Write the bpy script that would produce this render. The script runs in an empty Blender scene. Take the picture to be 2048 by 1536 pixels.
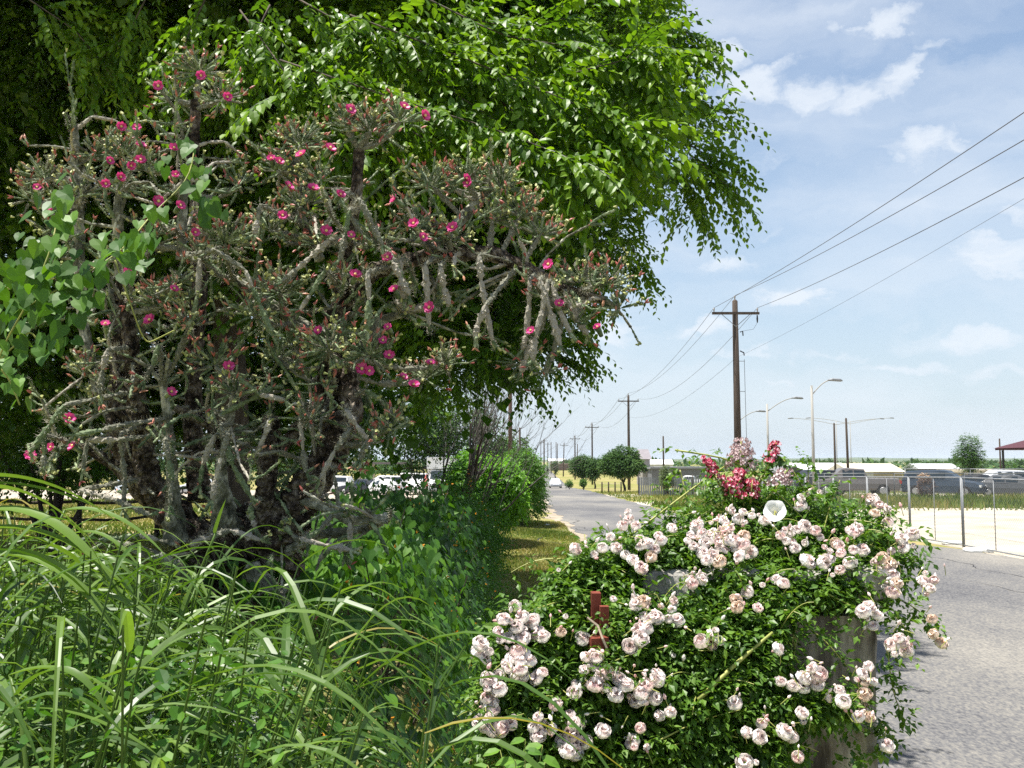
import bpy, math, random
import numpy as np
from mathutils import Vector, Matrix

random.seed(7)
rng = np.random.default_rng(11)
S = bpy.context.scene
COL = S.collection
R = math.radians

# ------------------------------------------------------------------ camera, sky, sun, exposure
F = 1900.0                      # focal length in pixels of the 2048 wide photograph
HOR = 922.0
CAMZ = 2.26
PITCH = math.atan((HOR - 768.0) / F)
cam_d = bpy.data.cameras.new('camera')
cam = bpy.data.objects.new('camera', cam_d)
COL.objects.link(cam)
cam.location = (0, 0, CAMZ)
cam.rotation_euler = (R(90) + PITCH, 0, 0)
cam_d.sensor_width = 36.0
cam_d.lens = 36.0 * F / 2048.0
cam_d.clip_start = 0.05
cam_d.clip_end = 30000
S.camera = cam

SUN_DIR = Vector((-0.30, -0.03, 1.0)).normalized()      # towards the sun
sun_el = math.asin(SUN_DIR.z)
sun_az = math.atan2(SUN_DIR.x, SUN_DIR.y)
sd = bpy.data.lights.new('sun', 'SUN')
sd.energy = 4.6
sd.angle = R(0.55)
sd.color = (1.0, 0.955, 0.88)
so = bpy.data.objects.new('sun', sd)
COL.objects.link(so)
so.rotation_euler = SUN_DIR.to_track_quat('Z', 'Y').to_euler()
so.location = (-4, 4, 40)

S.view_settings.view_transform = 'Standard'
S.view_settings.look = 'None'
S.view_settings.gamma = 1.0
S.view_settings.use_curve_mapping = False
S.view_settings.exposure = 1.12
S.cycles.max_bounces = 6
S.cycles.diffuse_bounces = 3
S.cycles.transmission_bounces = 4
S.cycles.volume_bounces = 0
S.cycles.use_denoising = False

W = bpy.data.worlds.new('World')
S.world = W
W.use_nodes = True
wn, wl = W.node_tree.nodes, W.node_tree.links
wn.clear()
wout = wn.new('ShaderNodeOutputWorld')
bg = wn.new('ShaderNodeBackground')
bg.inputs['Strength'].default_value = 0.072
sky = wn.new('ShaderNodeTexSky')
sky.sky_type = 'NISHITA'
sky.sun_disc = False
sky.sun_elevation = sun_el
sky.sun_rotation = sun_az
sky.altitude = 100
sky.air_density = 1.15
sky.dust_density = 0.5
sky.ozone_density = 1.6


def wmath(op, a, b=None, c=None, clamp=False):
    n = wn.new('ShaderNodeMath')
    n.operation = op
    n.use_clamp = clamp
    for i, v in enumerate((a, b, c)):
        if v is None:
            continue
        if isinstance(v, (int, float)):
            n.inputs[i].default_value = v
        else:
            wl.new(v, n.inputs[i])
    return n.outputs[0]


tc = wn.new('ShaderNodeTexCoord')
sep = wn.new('ShaderNodeSeparateXYZ')
wl.new(tc.outputs['Generated'], sep.inputs[0])
az = wmath('ARCTAN2', sep.outputs['X'], sep.outputs['Y'])
el = wmath('ARCSINE', sep.outputs['Z'])
az0, el0 = az, el
wc = wn.new('ShaderNodeCombineXYZ')
wl.new(az, wc.inputs[0])
wl.new(wmath('MULTIPLY', el, 1.5), wc.inputs[1])
warp = wn.new('ShaderNodeTexNoise')
warp.inputs['Scale'].default_value = 11
warp.inputs['Detail'].default_value = 8
warp.inputs['Roughness'].default_value = 0.62
wl.new(wc.outputs[0], warp.inputs['Vector'])
ws = wn.new('ShaderNodeSeparateColor')
wl.new(warp.outputs['Color'], ws.inputs[0])
az = wmath('ADD', az, wmath('MULTIPLY', wmath('SUBTRACT', ws.outputs[0], 0.5), 0.13))
el = wmath('ADD', el, wmath('MULTIPLY', wmath('SUBTRACT', ws.outputs[1], 0.5), 0.075))
comb = wn.new('ShaderNodeCombineXYZ')
wl.new(az, comb.inputs[0])
wl.new(wmath('MULTIPLY', el, 1.7), comb.inputs[1])
nz = wn.new('ShaderNodeTexNoise')
nz.inputs['Scale'].default_value = 24
nz.inputs['Detail'].default_value = 7
nz.inputs['Roughness'].default_value = 0.55
nz.inputs['Distortion'].default_value = 0.5
wl.new(comb.outputs[0], nz.inputs['Vector'])
# cumulus patches in view (pixel centre, half sizes, weight), turned into azimuth and elevation; more all round the sky


def _ae(px, py):
    x, v = (px - 1024.0) / F, (768.0 - py) / F
    y, z = math.cos(PITCH) - v * math.sin(PITCH), math.sin(PITCH) + v * math.cos(PITCH)
    return math.degrees(math.atan2(x, y)), math.degrees(math.atan2(z, math.hypot(x, y)))


_C = [(1450, 110, 60, 45, .9), (1520, 165, 75, 38, 1), (1610, 195, 90, 28, 1), (1720, 195, 95, 30, 1), (1800, 165, 45, 38, .9), (1745, 75, 75, 32, 1), (1690, 65, 40, 28, .75), (1860, 100, 60, 16, .55), (1900, 150, 40, 14, .5),
      (1850, 290, 95, 34, .9), (1780, 290, 50, 24, .6), (1420, 522, 85, 18, .8), (1575, 595, 70, 28, 1.1), (1220, 655, 75, 28, 1.0), (1395, 652, 55, 18, .8), (1190, 738, 60, 14, .75), (1480, 712, 60, 12, .7),
      (1985, 520, 95, 38, 1.0), (1960, 665, 110, 30, .9), (1570, 775, 90, 12, .55), (1800, 735, 90, 12, .6), (2010, 440, 50, 22, .75), (1790, 430, 60, 14, .45), (2000, 750, 90, 16, .6), (1810, 800, 60, 10, .5), (1650, 720, 110, 12, .5),
      (1320, 745, 60, 10, .4), (1700, 545, 40, 10, .35), (1600, 330, 200, 30, .28), (1950, 220, 120, 30, .28), (1500, 440, 160, 26, .26), (1750, 620, 150, 24, .3), (1300, 590, 140, 20, .3)]
CLOUDS = [(*_ae(px, py), math.degrees(rx / F), math.degrees(ry / F), w) for (px, py, rx, ry, w) in _C]
CLOUDS += [(-20, 24, 9, 4, .8), (-45, 14, 9, 3, 1), (50, 17, 8, 3, 1), (70, 10, 10, 3, 1), (110, 20, 12, 5, 1),
           (160, 15, 12, 4, 1), (-100, 18, 12, 5, 1), (-150, 25, 10, 5, 1), (-70, 35, 10, 5, .9), (40, 40, 9, 5, .8)]
acc = None
for (a0, e0, sx, sy, w) in CLOUDS:
    dx = wmath('MULTIPLY', wmath('SUBTRACT', az, R(a0)), 1.0 / R(sx))
    dy = wmath('MULTIPLY', wmath('SUBTRACT', el, R(e0)), 1.0 / R(sy))
    r2 = wmath('ADD', wmath('MULTIPLY', dx, dx), wmath('MULTIPLY', dy, dy))
    g = wmath('MULTIPLY', wmath('POWER', 2.718, wmath('MULTIPLY', r2, -0.9)), w)
    acc = g if acc is None else wmath('MAXIMUM', acc, g)
edge = wmath('ADD', acc, wmath('MULTIPLY', wmath('SUBTRACT', nz.outputs[0], 0.5), 1.35))
mr = wn.new('ShaderNodeMapRange')
mr.interpolation_type = 'SMOOTHSTEP'
mr.inputs['From Min'].default_value = 0.12
mr.inputs['From Max'].default_value = 1.05
wl.new(edge, mr.inputs['Value'])
nz2 = wn.new('ShaderNodeTexNoise')
nz2.inputs['Scale'].default_value = 3.2
nz2.inputs['Detail'].default_value = 5
comb2 = wn.new('ShaderNodeCombineXYZ')
wl.new(az, comb2.inputs[0])
wl.new(wmath('MULTIPLY', el, 4.0), comb2.inputs[1])
wl.new(comb2.outputs[0], nz2.inputs['Vector'])
veil = wmath('MULTIPLY', wmath('SUBTRACT', nz2.outputs[0], 0.40, clamp=True), 1.9)
mask = wmath('MAXIMUM', wmath('MULTIPLY', mr.outputs[0], 0.82), veil, clamp=True)
# paler air towards the horizon, the same all round
hz = wmath('POWER', wmath('SUBTRACT', 1.0, wmath('ABSOLUTE', sep.outputs['Z'])), 3.0)
mixh = wn.new('ShaderNodeMixRGB')
wl.new(wmath('MULTIPLY', hz, 0.86), mixh.inputs[0])
wl.new(sky.outputs[0], mixh.inputs[1])
mixh.inputs[2].default_value = (4.15, 4.9, 5.75, 1)
mixc = wn.new('ShaderNodeMixRGB')
wl.new(mask, mixc.inputs[0])
wl.new(mixh.outputs[0], mixc.inputs[1])
mixc.inputs[2].default_value = (5.7, 6.1, 6.6, 1)
wl.new(mixc.outputs[0], bg.inputs['Color'])
wl.new(bg.outputs[0], wout.inputs['Surface'])

# ------------------------------------------------------------------ helpers
cT, sT = math.cos(PITCH), math.sin(PITCH)


def P(px, py, d):
    """the point of the place seen at a photograph pixel, d metres in front of the camera"""
    x = (px - 1024.0) / F * d
    v = (768.0 - py) / F * d
    return np.array((x, d * cT - v * sT, CAMZ + d * sT + v * cT))


def sm(t):
    t = np.clip(t, 0, 1)
    return t * t * (3 - 2 * t)


PY_ = [-60, 0, 25, 50, 90, 113, 150, 176, 238, 300, 500, 855, 1500, 2500, 4200, 9000]
PZ_ = [0, 0, 0, -.35, -.85, -1.15, -1.9, -2.1, -2.35, -2.6, -2.9, -2.3, -3, -8, 4, 4]


def gz(x, y):
    x = np.asarray(x, float)
    y = np.asarray(y, float)
    b = np.interp(y, PY_, PZ_)
    flat = sm((x - 11.5) / 8) * sm((84 - y) / 16)
    b = b * (1 - 0.93 * flat)
    bank = 0.6 * sm((-0.25 - x) / 1.3) * sm((13 - y) / 7)
    return b + bank


MATS = {}


def mat(name, base=(.5, .5, .5), rough=.7, spec=.3, metal=0, noise=None, bump=None, stops=None, coord='Object',
        noise2=None, trans=0, attr=False, emit=None, coat=0, stretch=None):
    """noise=(scale, detail) drives a colour ramp through stops; bump=(scale, strength, distance)"""
    if name in MATS:
        return MATS[name]
    m = bpy.data.materials.new(name)
    m.use_nodes = True
    n, l = m.node_tree.nodes, m.node_tree.links
    b = n['Principled BSDF']
    b.inputs['Base Color'].default_value = (*base, 1)
    b.inputs['Roughness'].default_value = rough
    b.inputs['Specular IOR Level'].default_value = spec
    b.inputs['Metallic'].default_value = metal
    b.inputs['Coat Weight'].default_value = coat
    tcn = n.new('ShaderNodeTexCoord')
    vec = tcn.outputs[coord]
    if stretch:
        mp = n.new('ShaderNodeMapping')
        mp.inputs['Scale'].default_value = stretch
        l.new(vec, mp.inputs[0])
        vec = mp.outputs[0]
    col = None
    fac = None
    if attr:
        at = n.new('ShaderNodeAttribute')
        at.attribute_name = 'v'
        fac = at.outputs['Fac']
        if noise:
            nt = n.new('ShaderNodeTexNoise')
            nt.inputs['Scale'].default_value = noise[0]
            nt.inputs['Detail'].default_value = noise[1]
            l.new(vec, nt.inputs['Vector'])
            ma = n.new('ShaderNodeMath')
            ma.operation = 'MULTIPLY_ADD'
            ma.inputs[1].default_value = noise[2] if len(noise) > 2 else .6
            l.new(nt.outputs[0], ma.inputs[0])
            ms = n.new('ShaderNodeMath')
            ms.operation = 'SUBTRACT'
            l.new(fac, ms.inputs[0])
            ms.inputs[1].default_value = (noise[2] if len(noise) > 2 else .6) * .5
            l.new(ms.outputs[0], ma.inputs[2])
            fac = ma.outputs[0]
    elif noise:
        nt = n.new('ShaderNodeTexNoise')
        nt.inputs['Scale'].default_value = noise[0]
        nt.inputs['Detail'].default_value = noise[1]
        nt.inputs['Roughness'].default_value = .65
        l.new(vec, nt.inputs['Vector'])
        fac = nt.outputs[0]
        if noise2:
            nt2 = n.new('ShaderNodeTexNoise')
            nt2.inputs['Scale'].default_value = noise2[0]
            nt2.inputs['Detail'].default_value = noise2[1]
            l.new(vec, nt2.inputs['Vector'])
            mx = n.new('ShaderNodeMix')
            mx.inputs[0].default_value = noise2[2] if len(noise2) > 2 else .5
            l.new(fac, mx.inputs[2])
            l.new(nt2.outputs[0], mx.inputs[3])
            fac = mx.outputs[0]
    if fac is not None and stops:
        cr = n.new('ShaderNodeValToRGB')
        e = cr.color_ramp.elements
        while len(e) < len(stops):
            e.new(.5)
        for i, (p, c) in enumerate(stops):
            e[i].position = p
            e[i].color = (*c, 1)
        l.new(fac, cr.inputs[0])
        col = cr.outputs[0]
        l.new(col, b.inputs['Base Color'])
    if bump:
        bt = n.new('ShaderNodeTexNoise')
        bt.inputs['Scale'].default_value = bump[0]
        bt.inputs['Detail'].default_value = 6
        l.new(vec, bt.inputs['Vector'])
        bn = n.new('ShaderNodeBump')
        bn.inputs['Strength'].default_value = bump[1]
        bn.inputs['Distance'].default_value = bump[2]
        l.new(bt.outputs[0], bn.inputs['Height'])
        l.new(bn.outputs[0], b.inputs['Normal'])
    if trans > 0:
        t = n.new('ShaderNodeBsdfTranslucent')
        hs = n.new('ShaderNodeMixRGB')
        hs.blend_type = 'MULTIPLY'
        hs.inputs[0].default_value = 1
        hs.inputs[2].default_value = (1.5, 1.55, .55, 1) if emit is None else (*emit, 1)
        if col is not None:
            l.new(col, hs.inputs[1])
        else:
            hs.inputs[1].default_value = (*base, 1)
        l.new(hs.outputs[0], t.inputs['Color'])
        mx = n.new('ShaderNodeMixShader')
        mx.inputs[0].default_value = trans
        l.new(b.outputs[0], mx.inputs[1])
        l.new(t.outputs[0], mx.inputs[2])
        l.new(mx.outputs[0], n['Material Output'].inputs['Surface'])
    MATS[name] = m
    return m


def mesh_np(name, V, faces, v=None, smooth=False, m=None):
    """faces: list of (M,k) int arrays"""
    me = bpy.data.meshes.new(name)
    V = np.ascontiguousarray(V, np.float32)
    if not isinstance(faces, (list, tuple)):
        faces = [faces]
    faces = [np.asarray(f, np.int32) for f in faces if len(f)]
    me.vertices.add(len(V))
    me.vertices.foreach_set('co', V.ravel())
    loops = np.concatenate([f.ravel() for f in faces])
    tot = np.concatenate([np.full(len(f), f.shape[1], np.int32) for f in faces])
    start = np.concatenate([[0], np.cumsum(tot)[:-1]]).astype(np.int32)
    me.loops.add(len(loops))
    me.loops.foreach_set('vertex_index', loops)
    me.polygons.add(len(tot))
    me.polygons.foreach_set('loop_start', start)
    me.polygons.foreach_set('loop_total', tot)
    me.polygons.foreach_set('use_smooth', np.full(len(tot), bool(smooth)))
    me.update(calc_edges=True)
    if v is not None:
        a = me.attributes.new('v', 'FLOAT', 'FACE')
        a.data.foreach_set('value', np.ascontiguousarray(v, np.float32))
    if m:
        me.materials.append(m)
    return me


def obj(name, me, parent=None, m=None, **k):
    o = bpy.data.objects.new(name, me)
    COL.objects.link(o)
    if m and not me.materials:
        me.materials.append(m)
    if parent:
        o.parent = parent
    for kk, vv in k.items():
        o[kk] = vv
    return o


def thing(name, loc, label, cat, rz=0, group=None):
    o = bpy.data.objects.new(name, None)
    COL.objects.link(o)
    o.empty_display_size = .2
    o.location = loc
    o.rotation_euler = (0, 0, rz)
    o['label'] = label
    o['category'] = cat
    if group:
        o['group'] = group
    return o


def tag(o, label, cat, group=None):
    o['label'] = label
    o['category'] = cat
    if group:
        o['group'] = group
    return o


def copy_tree(o, parent=None):
    c = o.copy()
    COL.objects.link(c)
    if parent is not None:
        c.parent = parent
    for ch in list(o.children):
        copy_tree(ch, c)
    return c


class MB:
    """collects simple solids into one mesh"""

    def __init__(s):
        s.V, s.F, s.n, s.A = [], {}, 0, {}

    def add(s, V, faces, v=0.5):
        V = np.asarray(V, float)
        for f in faces:
            f = np.asarray(f) + s.n
            k = f.shape[1]
            s.F.setdefault(k, []).append(f)
            s.A.setdefault(k, []).append(np.full(len(f), v) if np.isscalar(v) else np.asarray(v))
        s.V.append(V)
        s.n += len(V)
        return s

    def box(s, c, sz, rz=0, taper=1.0, v=.5):
        x, y, z = [q / 2 for q in sz]
        V = np.array([(-x, -y, -z), (x, -y, -z), (x, y, -z), (-x, y, -z),
                      (-x * taper, -y * taper, z), (x * taper, -y * taper, z), (x * taper, y * taper, z), (-x * taper, y * taper, z)])
        if rz:
            ca, sa = math.cos(rz), math.sin(rz)
            V[:, :2] = V[:, :2] @ np.array([[ca, sa], [-sa, ca]])
        V += np.array(c)
        return s.add(V, [np.array([(0, 3, 2, 1), (4, 5, 6, 7), (0, 1, 5, 4), (1, 2, 6, 5), (2, 3, 7, 6), (3, 0, 4, 7)])], v)

    def tube(s, pts, rad, n=8, noise=0, v=.5, seed=0, cap=True):
        pts = np.asarray(pts, float)
        k = len(pts)
        rad = np.broadcast_to(np.asarray(rad, float), (k,))
        T = np.gradient(pts, axis=0)
        T /= np.linalg.norm(T, axis=1)[:, None] + 1e-9
        ref = np.array((0, 0, 1.)) if abs(T[0][2]) < .9 else np.array((0, 1., 0))
        A = np.cross(T, ref)
        A /= np.linalg.norm(A, axis=1)[:, None] + 1e-9
        B = np.cross(T, A)
        th = np.linspace(0, 2 * math.pi, n, endpoint=False)
        rr = rad[:, None] * np.ones((1, n))
        if noise:
            i = np.arange(k)[:, None]
            q = np.random.default_rng(seed)
            rr = rr * (1 + noise * (0.5 * np.sin(3 * th[None] + i * .9 + seed) + .4 * np.sin(5 * th[None] - i * 1.7) + q.normal(0, .5, (k, n))))
        V = pts[:, None] + rr[..., None] * (np.cos(th)[None, :, None] * A[:, None] + np.sin(th)[None, :, None] * B[:, None])
        V = V.reshape(-1, 3)
        i, j = np.meshgrid(np.arange(k - 1), np.arange(n), indexing='ij')
        j2 = (j + 1) % n
        Q = np.stack([i * n + j, i * n + j2, (i + 1) * n + j2, (i + 1) * n + j], -1).reshape(-1, 4)
        fs = [Q]
        if cap:
            fs.append(np.array([list(range(n))[::-1], [(k - 1) * n + q for q in range(n)]]))
        return s.add(V, fs, v)

    def mesh(s, name, m=None, smooth=False):
        V = np.concatenate(s.V)
        fs, vs = [], []
        for k in s.F:
            fs.append(np.concatenate(s.F[k]))
            vs.append(np.concatenate(s.A[k]))
        return mesh_np(name, V, fs, np.concatenate(vs), smooth, m)

    def build(s, name, m, parent=None, smooth=False, **k):
        return obj(name, s.mesh(name, m, smooth), parent, **k)


def norm(a):
    return a / (np.linalg.norm(a, axis=-1, keepdims=True) + 1e-9)


# leaf templates: vertices (side, along, lift), faces
def leaf_tpl(kind):
    if kind == 'fold':
        V = np.array([(0, 0, 0), (-.26, .4, .05), (.26, .4, .05), (0, 1, -.12), (0, .45, -.02)])
        Fc = np.array([(0, 4, 1), (0, 2, 4), (4, 3, 1), (4, 2, 3)])
    elif kind == 'tri2':
        V = np.array([(0, 0, 0), (-.3, .45, .04), (.3, .45, .04), (0, 1, -.1)])
        Fc = np.array([(0, 2, 1), (1, 2, 3)])
    elif kind == 'oval':
        V = np.array([(0, 0, 0), (-.22, .2, .05), (.22, .2, .05), (-.27, .55, .05), (.27, .55, .05), (0, 1, -.14), (0, .2, 0), (0, .55, -.03), (-.12, .85, -.05), (.12, .85, -.05)])
        Fc = np.array([(0, 6, 1), (0, 2, 6), (1, 6, 7), (1, 7, 3), (6, 2, 4), (6, 4, 7), (3, 7, 8), (7, 4, 9), (7, 5, 8), (7, 9, 5)])
    elif kind == 'heart':
        V = np.array([(0, .12, 0), (-.2, -.05, .03), (-.45, .1, .07), (-.46, .4, .06), (-.28, .72, .0), (0, 1.02, -.1),
                      (.28, .72, .0), (.46, .4, .06), (.45, .1, .07), (.2, -.05, .03), (0, .5, -.04)])
        ring = list(range(0, 10))
        Fc = np.array([(ring[(i + 1) % 10], ring[i], 10) for i in range(10)])
    elif kind == 'round':
        V = np.array([(0, 0, 0), (-.34, .25, .05), (-.36, .65, .04), (0, 1, -.04), (.36, .65, .04), (.34, .25, .05), (0, .5, -.03)])
        Fc = np.array([(i + 1 if i < 5 else 0, i, 6) for i in range(6)])
    return V, Fc


def leaves(pos, axis, nrm, size, v, kind='fold', width=1.0):
    """returns V, F, per-face v for many leaves at once"""
    T, Fc = leaf_tpl(kind)
    axis = norm(axis)
    side = norm(np.cross(axis, nrm))
    nn = np.cross(side, axis)
    size = np.asarray(size)[:, None, None]
    V = pos[:, None] + size * (T[None, :, 0:1] * width * side[:, None] + T[None, :, 1:2] * axis[:, None] + T[None, :, 2:3] * nn[:, None])
    N, k = len(pos), len(T)
    Fa = (Fc[None] + (np.arange(N) * k)[:, None, None]).reshape(-1, 3)
    return V.reshape(-1, 3), Fa, np.repeat(v, len(Fc))


def leaf_obj(name, pos, axis, nrm, size, v, tpl, m, parent=None, width=1.0, **k):
    V, Fa, vv = leaves(pos, axis, nrm, size, v, tpl, width)
    return obj(name, mesh_np(name, V, Fa, vv, False, m), parent, **k)


def sprays(st, dr, L, nl, size, droop=.35, flat=.8, jit=.25, rg=rng):
    """alternate leaves along arching twigs; returns pos, axis, nrm, size, twig index, t"""
    N = len(st)
    dr = norm(dr)
    t = (np.arange(nl) + .4) / nl
    L = np.asarray(L)[:, None, None]
    dn = np.array((0, 0, -1.))
    pos = st[:, None] + dr[:, None] * L * t[None, :, None] + dn * L * droop * (t[None, :, None] ** 2)
    tan = norm(dr[:, None] + 2 * droop * t[None, :, None] * dn)
    side = norm(np.cross(tan, np.array((0, 0, 1.)) + rg.normal(0, .25, (N, 1, 3))))
    sg = np.where(np.arange(nl) % 2, 1., -1.)[None, :, None]
    ax = tan * .55 + side * sg * .8 * flat + dn * .35 + rg.normal(0, jit, (N, nl, 3))
    nr = np.array((0, 0, 1.)) + side * sg * .35 + rg.normal(0, jit, (N, nl, 3))
    sz = np.asarray(size)[:, None] * (.65 + .5 * np.sin(math.pi * (t[None] * .8 + .15))) * rg.uniform(.8, 1.2, (N, nl))
    idx = np.repeat(np.arange(N)[:, None], nl, 1)
    return pos.reshape(-1, 3), ax.reshape(-1, 3), nr.reshape(-1, 3), sz.ravel(), idx.ravel(), np.tile(t, N)


def sphere_dirs(n, rg=rng):
    return norm(rg.normal(0, 1, (n, 3)))


# ------------------------------------------------------------------ materials
M_BARK = mat('bark', noise=(9, 8), stops=[(.3, (.035, .027, .02)), (.7, (.14, .11, .085))], rough=.9, bump=(30, .8, .02), stretch=(1, 1, .3))
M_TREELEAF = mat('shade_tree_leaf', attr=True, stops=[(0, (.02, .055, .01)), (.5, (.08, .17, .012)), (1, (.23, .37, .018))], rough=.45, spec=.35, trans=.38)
M_BUSHLEAF = mat('bush_leaf', attr=True, stops=[(0, (.03, .08, .015)), (.5, (.07, .17, .02)), (1, (.13, .27, .03))], rough=.5, spec=.4, trans=.35)
M_FARLEAF = mat('far_tree_leaf', attr=True, stops=[(0, (.03, .07, .018)), (.5, (.06, .13, .03)), (1, (.11, .19, .045))], rough=.6, spec=.2, trans=.2)
M_VINELEAF = mat('vine_leaf', attr=True, stops=[(0, (.022, .07, .012)), (.5, (.055, .15, .018)), (1, (.13, .27, .022))], rough=.5, spec=.28, trans=.33)
M_HEARTLEAF = mat('heart_leaf', attr=True, stops=[(0, (.03, .08, .012)), (.5, (.06, .15, .018)), (1, (.13, .26, .025))], rough=.5, spec=.3, trans=.3)
M_ROSELEAF = mat('rose_leaf', attr=True, stops=[(0, (.04, .095, .015)), (.5, (.09, .185, .02)), (1, (.18, .30, .04))], rough=.45, spec=.4, trans=.3)
M_BLADE = mat('grass_blade', attr=True, stops=[(0, (.025, .06, .010)), (.45, (.06, .125, .018)), (.8, (.13, .215, .04)), (.93, (.15, .25, .04)), (1, (.36, .22, .08))], rough=.4, spec=.4, trans=.33)
M_TURF = mat('turf_blade', attr=True, stops=[(0, (.07, .12, .025)), (.4, (.14, .19, .04)), (.7, (.27, .25, .09)), (1, (.38, .30, .14))], rough=.7, spec=.15, trans=.25)
M_CHOLLA_OLD = mat('cholla_joint_grey', noise=(14, 6), stops=[(.32, (.04, .042, .03)), (.5, (.165, .165, .12)), (.66, (.52, .51, .41))], rough=.8, spec=.2, bump=(90, .5, .004))
M_CHOLLA_GREEN = mat('cholla_joint_green', noise=(16, 5), stops=[(.32, (.03, .05, .022)), (.5, (.125, .175, .085)), (.68, (.42, .47, .28))], rough=.65, spec=.25, bump=(90, .4, .003))
M_CHOLLA_PALE = mat('cholla_joint_pale', noise=(14, 6), stops=[(.28, (.16, .14, .11)), (.5, (.36, .33, .27)), (.72, (.60, .56, .47))], rough=.8, spec=.2, bump=(90, .5, .004))
M_CHOLLA_BARK = mat('cholla_bark', noise=(26, 10), noise2=(7, 4, .35), stops=[(.40, (.012, .010, .008)), (.5, (.075, .058, .045)), (.6, (.28, .24, .19))], rough=.95, spec=.1, bump=(38, 1, .05))
M_SPINE = mat('cholla_spine', (.50, .46, .35), .6)
M_CUP = mat('cholla_fruit_cup', attr=True, stops=[(0, (.20, .25, .08)), (.5, (.40, .42, .15)), (1, (.52, .52, .24))], rough=.5)
M_BUD = mat('cholla_bud', attr=True, stops=[(0, (.30, .07, .06)), (.5, (.42, .13, .10)), (1, (.50, .26, .16))], rough=.5)
M_MAG = mat('magenta_petal', attr=True, stops=[(0, (.42, .015, .12)), (.5, (.62, .045, .25)), (1, (.78, .16, .42))], rough=.45, spec=.3, trans=.25, emit=(1.2, .8, .9))
M_YEL = mat('pale_yellow_stamen', (.75, .62, .22), .6)
M_ROSE = mat('rose_petal', attr=True, stops=[(0, (.80, .42, .42)), (.35, (.88, .64, .61)), (.65, (.91, .80, .76)), (1, (.93, .90, .87))], rough=.5, spec=.25, trans=.22, emit=(1.0, .97, .95))
M_ROSEOLD = mat('rose_petal_faded', attr=True, stops=[(0, (.52, .33, .22)), (.5, (.74, .57, .44)), (1, (.88, .79, .70))], rough=.7, spec=.15, trans=.2, emit=(1.05, .9, .8))
M_CANE = mat('green_cane', noise=(20, 3), stops=[(.3, (.20, .24, .05)), (.7, (.42, .42, .12))], rough=.5)
M_WHITE = mat('white_petal', (.82, .82, .80), .5, trans=.2, emit=(1, 1, 1))
M_SNAPRED = mat('snapdragon_petal', attr=True, stops=[(0, (.34, .012, .045)), (.45, (.52, .055, .12)), (1, (.80, .48, .52))], rough=.5, trans=.2, emit=(1.2, .8, .8))
M_STOCK = mat('faded_blossom', attr=True, stops=[(0, (.30, .17, .18)), (.5, (.62, .45, .45)), (1, (.80, .74, .72))], rough=.6, trans=.2, emit=(1, 1, 1))
M_STONE = mat('limestone', noise=(7, 9), stops=[(.3, (.13, .115, .10)), (.5, (.29, .275, .25)), (.7, (.44, .42, .38))], rough=.95, spec=.1, bump=(28, .9, .02))
M_MORTAR = mat('weathered_pillar_render', noise=(7, 10), noise2=(34, 7, .4), stretch=(1, 1, .3), stops=[(.38, (.07, .06, .05)), (.48, (.19, .17, .145)), (.56, (.31, .285, .245)), (.66, (.50, .47, .42))], rough=.95, spec=.1, bump=(35, .8, .015))
M_REDWOOD = mat('red_stained_wood', noise=(5, 6), stretch=(6, 6, 1), stops=[(.3, (.11, .022, .013)), (.7, (.24, .055, .032))], rough=.75, bump=(60, .3, .003))
M_POLE = mat('pole_wood', noise=(3, 6), stretch=(5, 5, .4), stops=[(.3, (.045, .034, .028)), (.7, (.12, .09, .07))], rough=.9)
M_POLER = mat('pole_wood_red', noise=(3, 6), stretch=(5, 5, .4), stops=[(.3, (.10, .06, .05)), (.7, (.22, .13, .10))], rough=.9)
M_GREYW = mat('weathered_rail', noise=(6, 6), stops=[(.3, (.025, .02, .017)), (.7, (.075, .06, .05))], rough=.9)
M_GALV = mat('galvanised_steel', (.25, .26, .27), .6, metal=.2, noise=(8, 3), stops=[(.3, (.19, .20, .21)), (.7, (.29, .30, .31))])
M_WIRE = mat('wire', (.10, .10, .11), .5)
M_CERAM = mat('insulator', (.35, .33, .32), .3)
M_CONC = mat('light_pole_grey', (.33, .32, .29), .7)
M_GLASS = mat('car_glass', (.02, .028, .032), .08, spec=.8)
M_TYRE = mat('tyre', (.02, .02, .02), .8)
M_RIM = mat('rim', (.45, .45, .46), .3, metal=.7)
M_LAMP = mat('lamp_lens', (.75, .75, .72), .1, spec=.8)
M_TAIL = mat('tail_lens', (.45, .03, .02), .2, spec=.7)
M_DARK = mat('dark_plastic', (.03, .03, .032), .5)


def paint(name, c):
    return mat('paint_' + name, c, .4, .4, coat=.12)


# ------------------------------------------------------------------ ground, roads, hills
def grid_terrain(name, xs, ys, lift, m, edge=None, **k):
    X, Y = np.meshgrid(xs, ys, indexing='ij')
    if edge is not None:
        X, Y = edge(X, Y)
    Z = gz(X, Y) + lift
    V = np.stack([X, Y, Z], -1).reshape(-1, 3)
    a, b = len(xs), len(ys)
    i, j = np.meshgrid(np.arange(a - 1), np.arange(b - 1), indexing='ij')
    Q = np.stack([i * b + j, (i + 1) * b + j, (i + 1) * b + j + 1, i * b + j + 1], -1).reshape(-1, 4)
    return obj(name, mesh_np(name, V, Q, None, True, m), None, kind='structure', **k)


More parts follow.
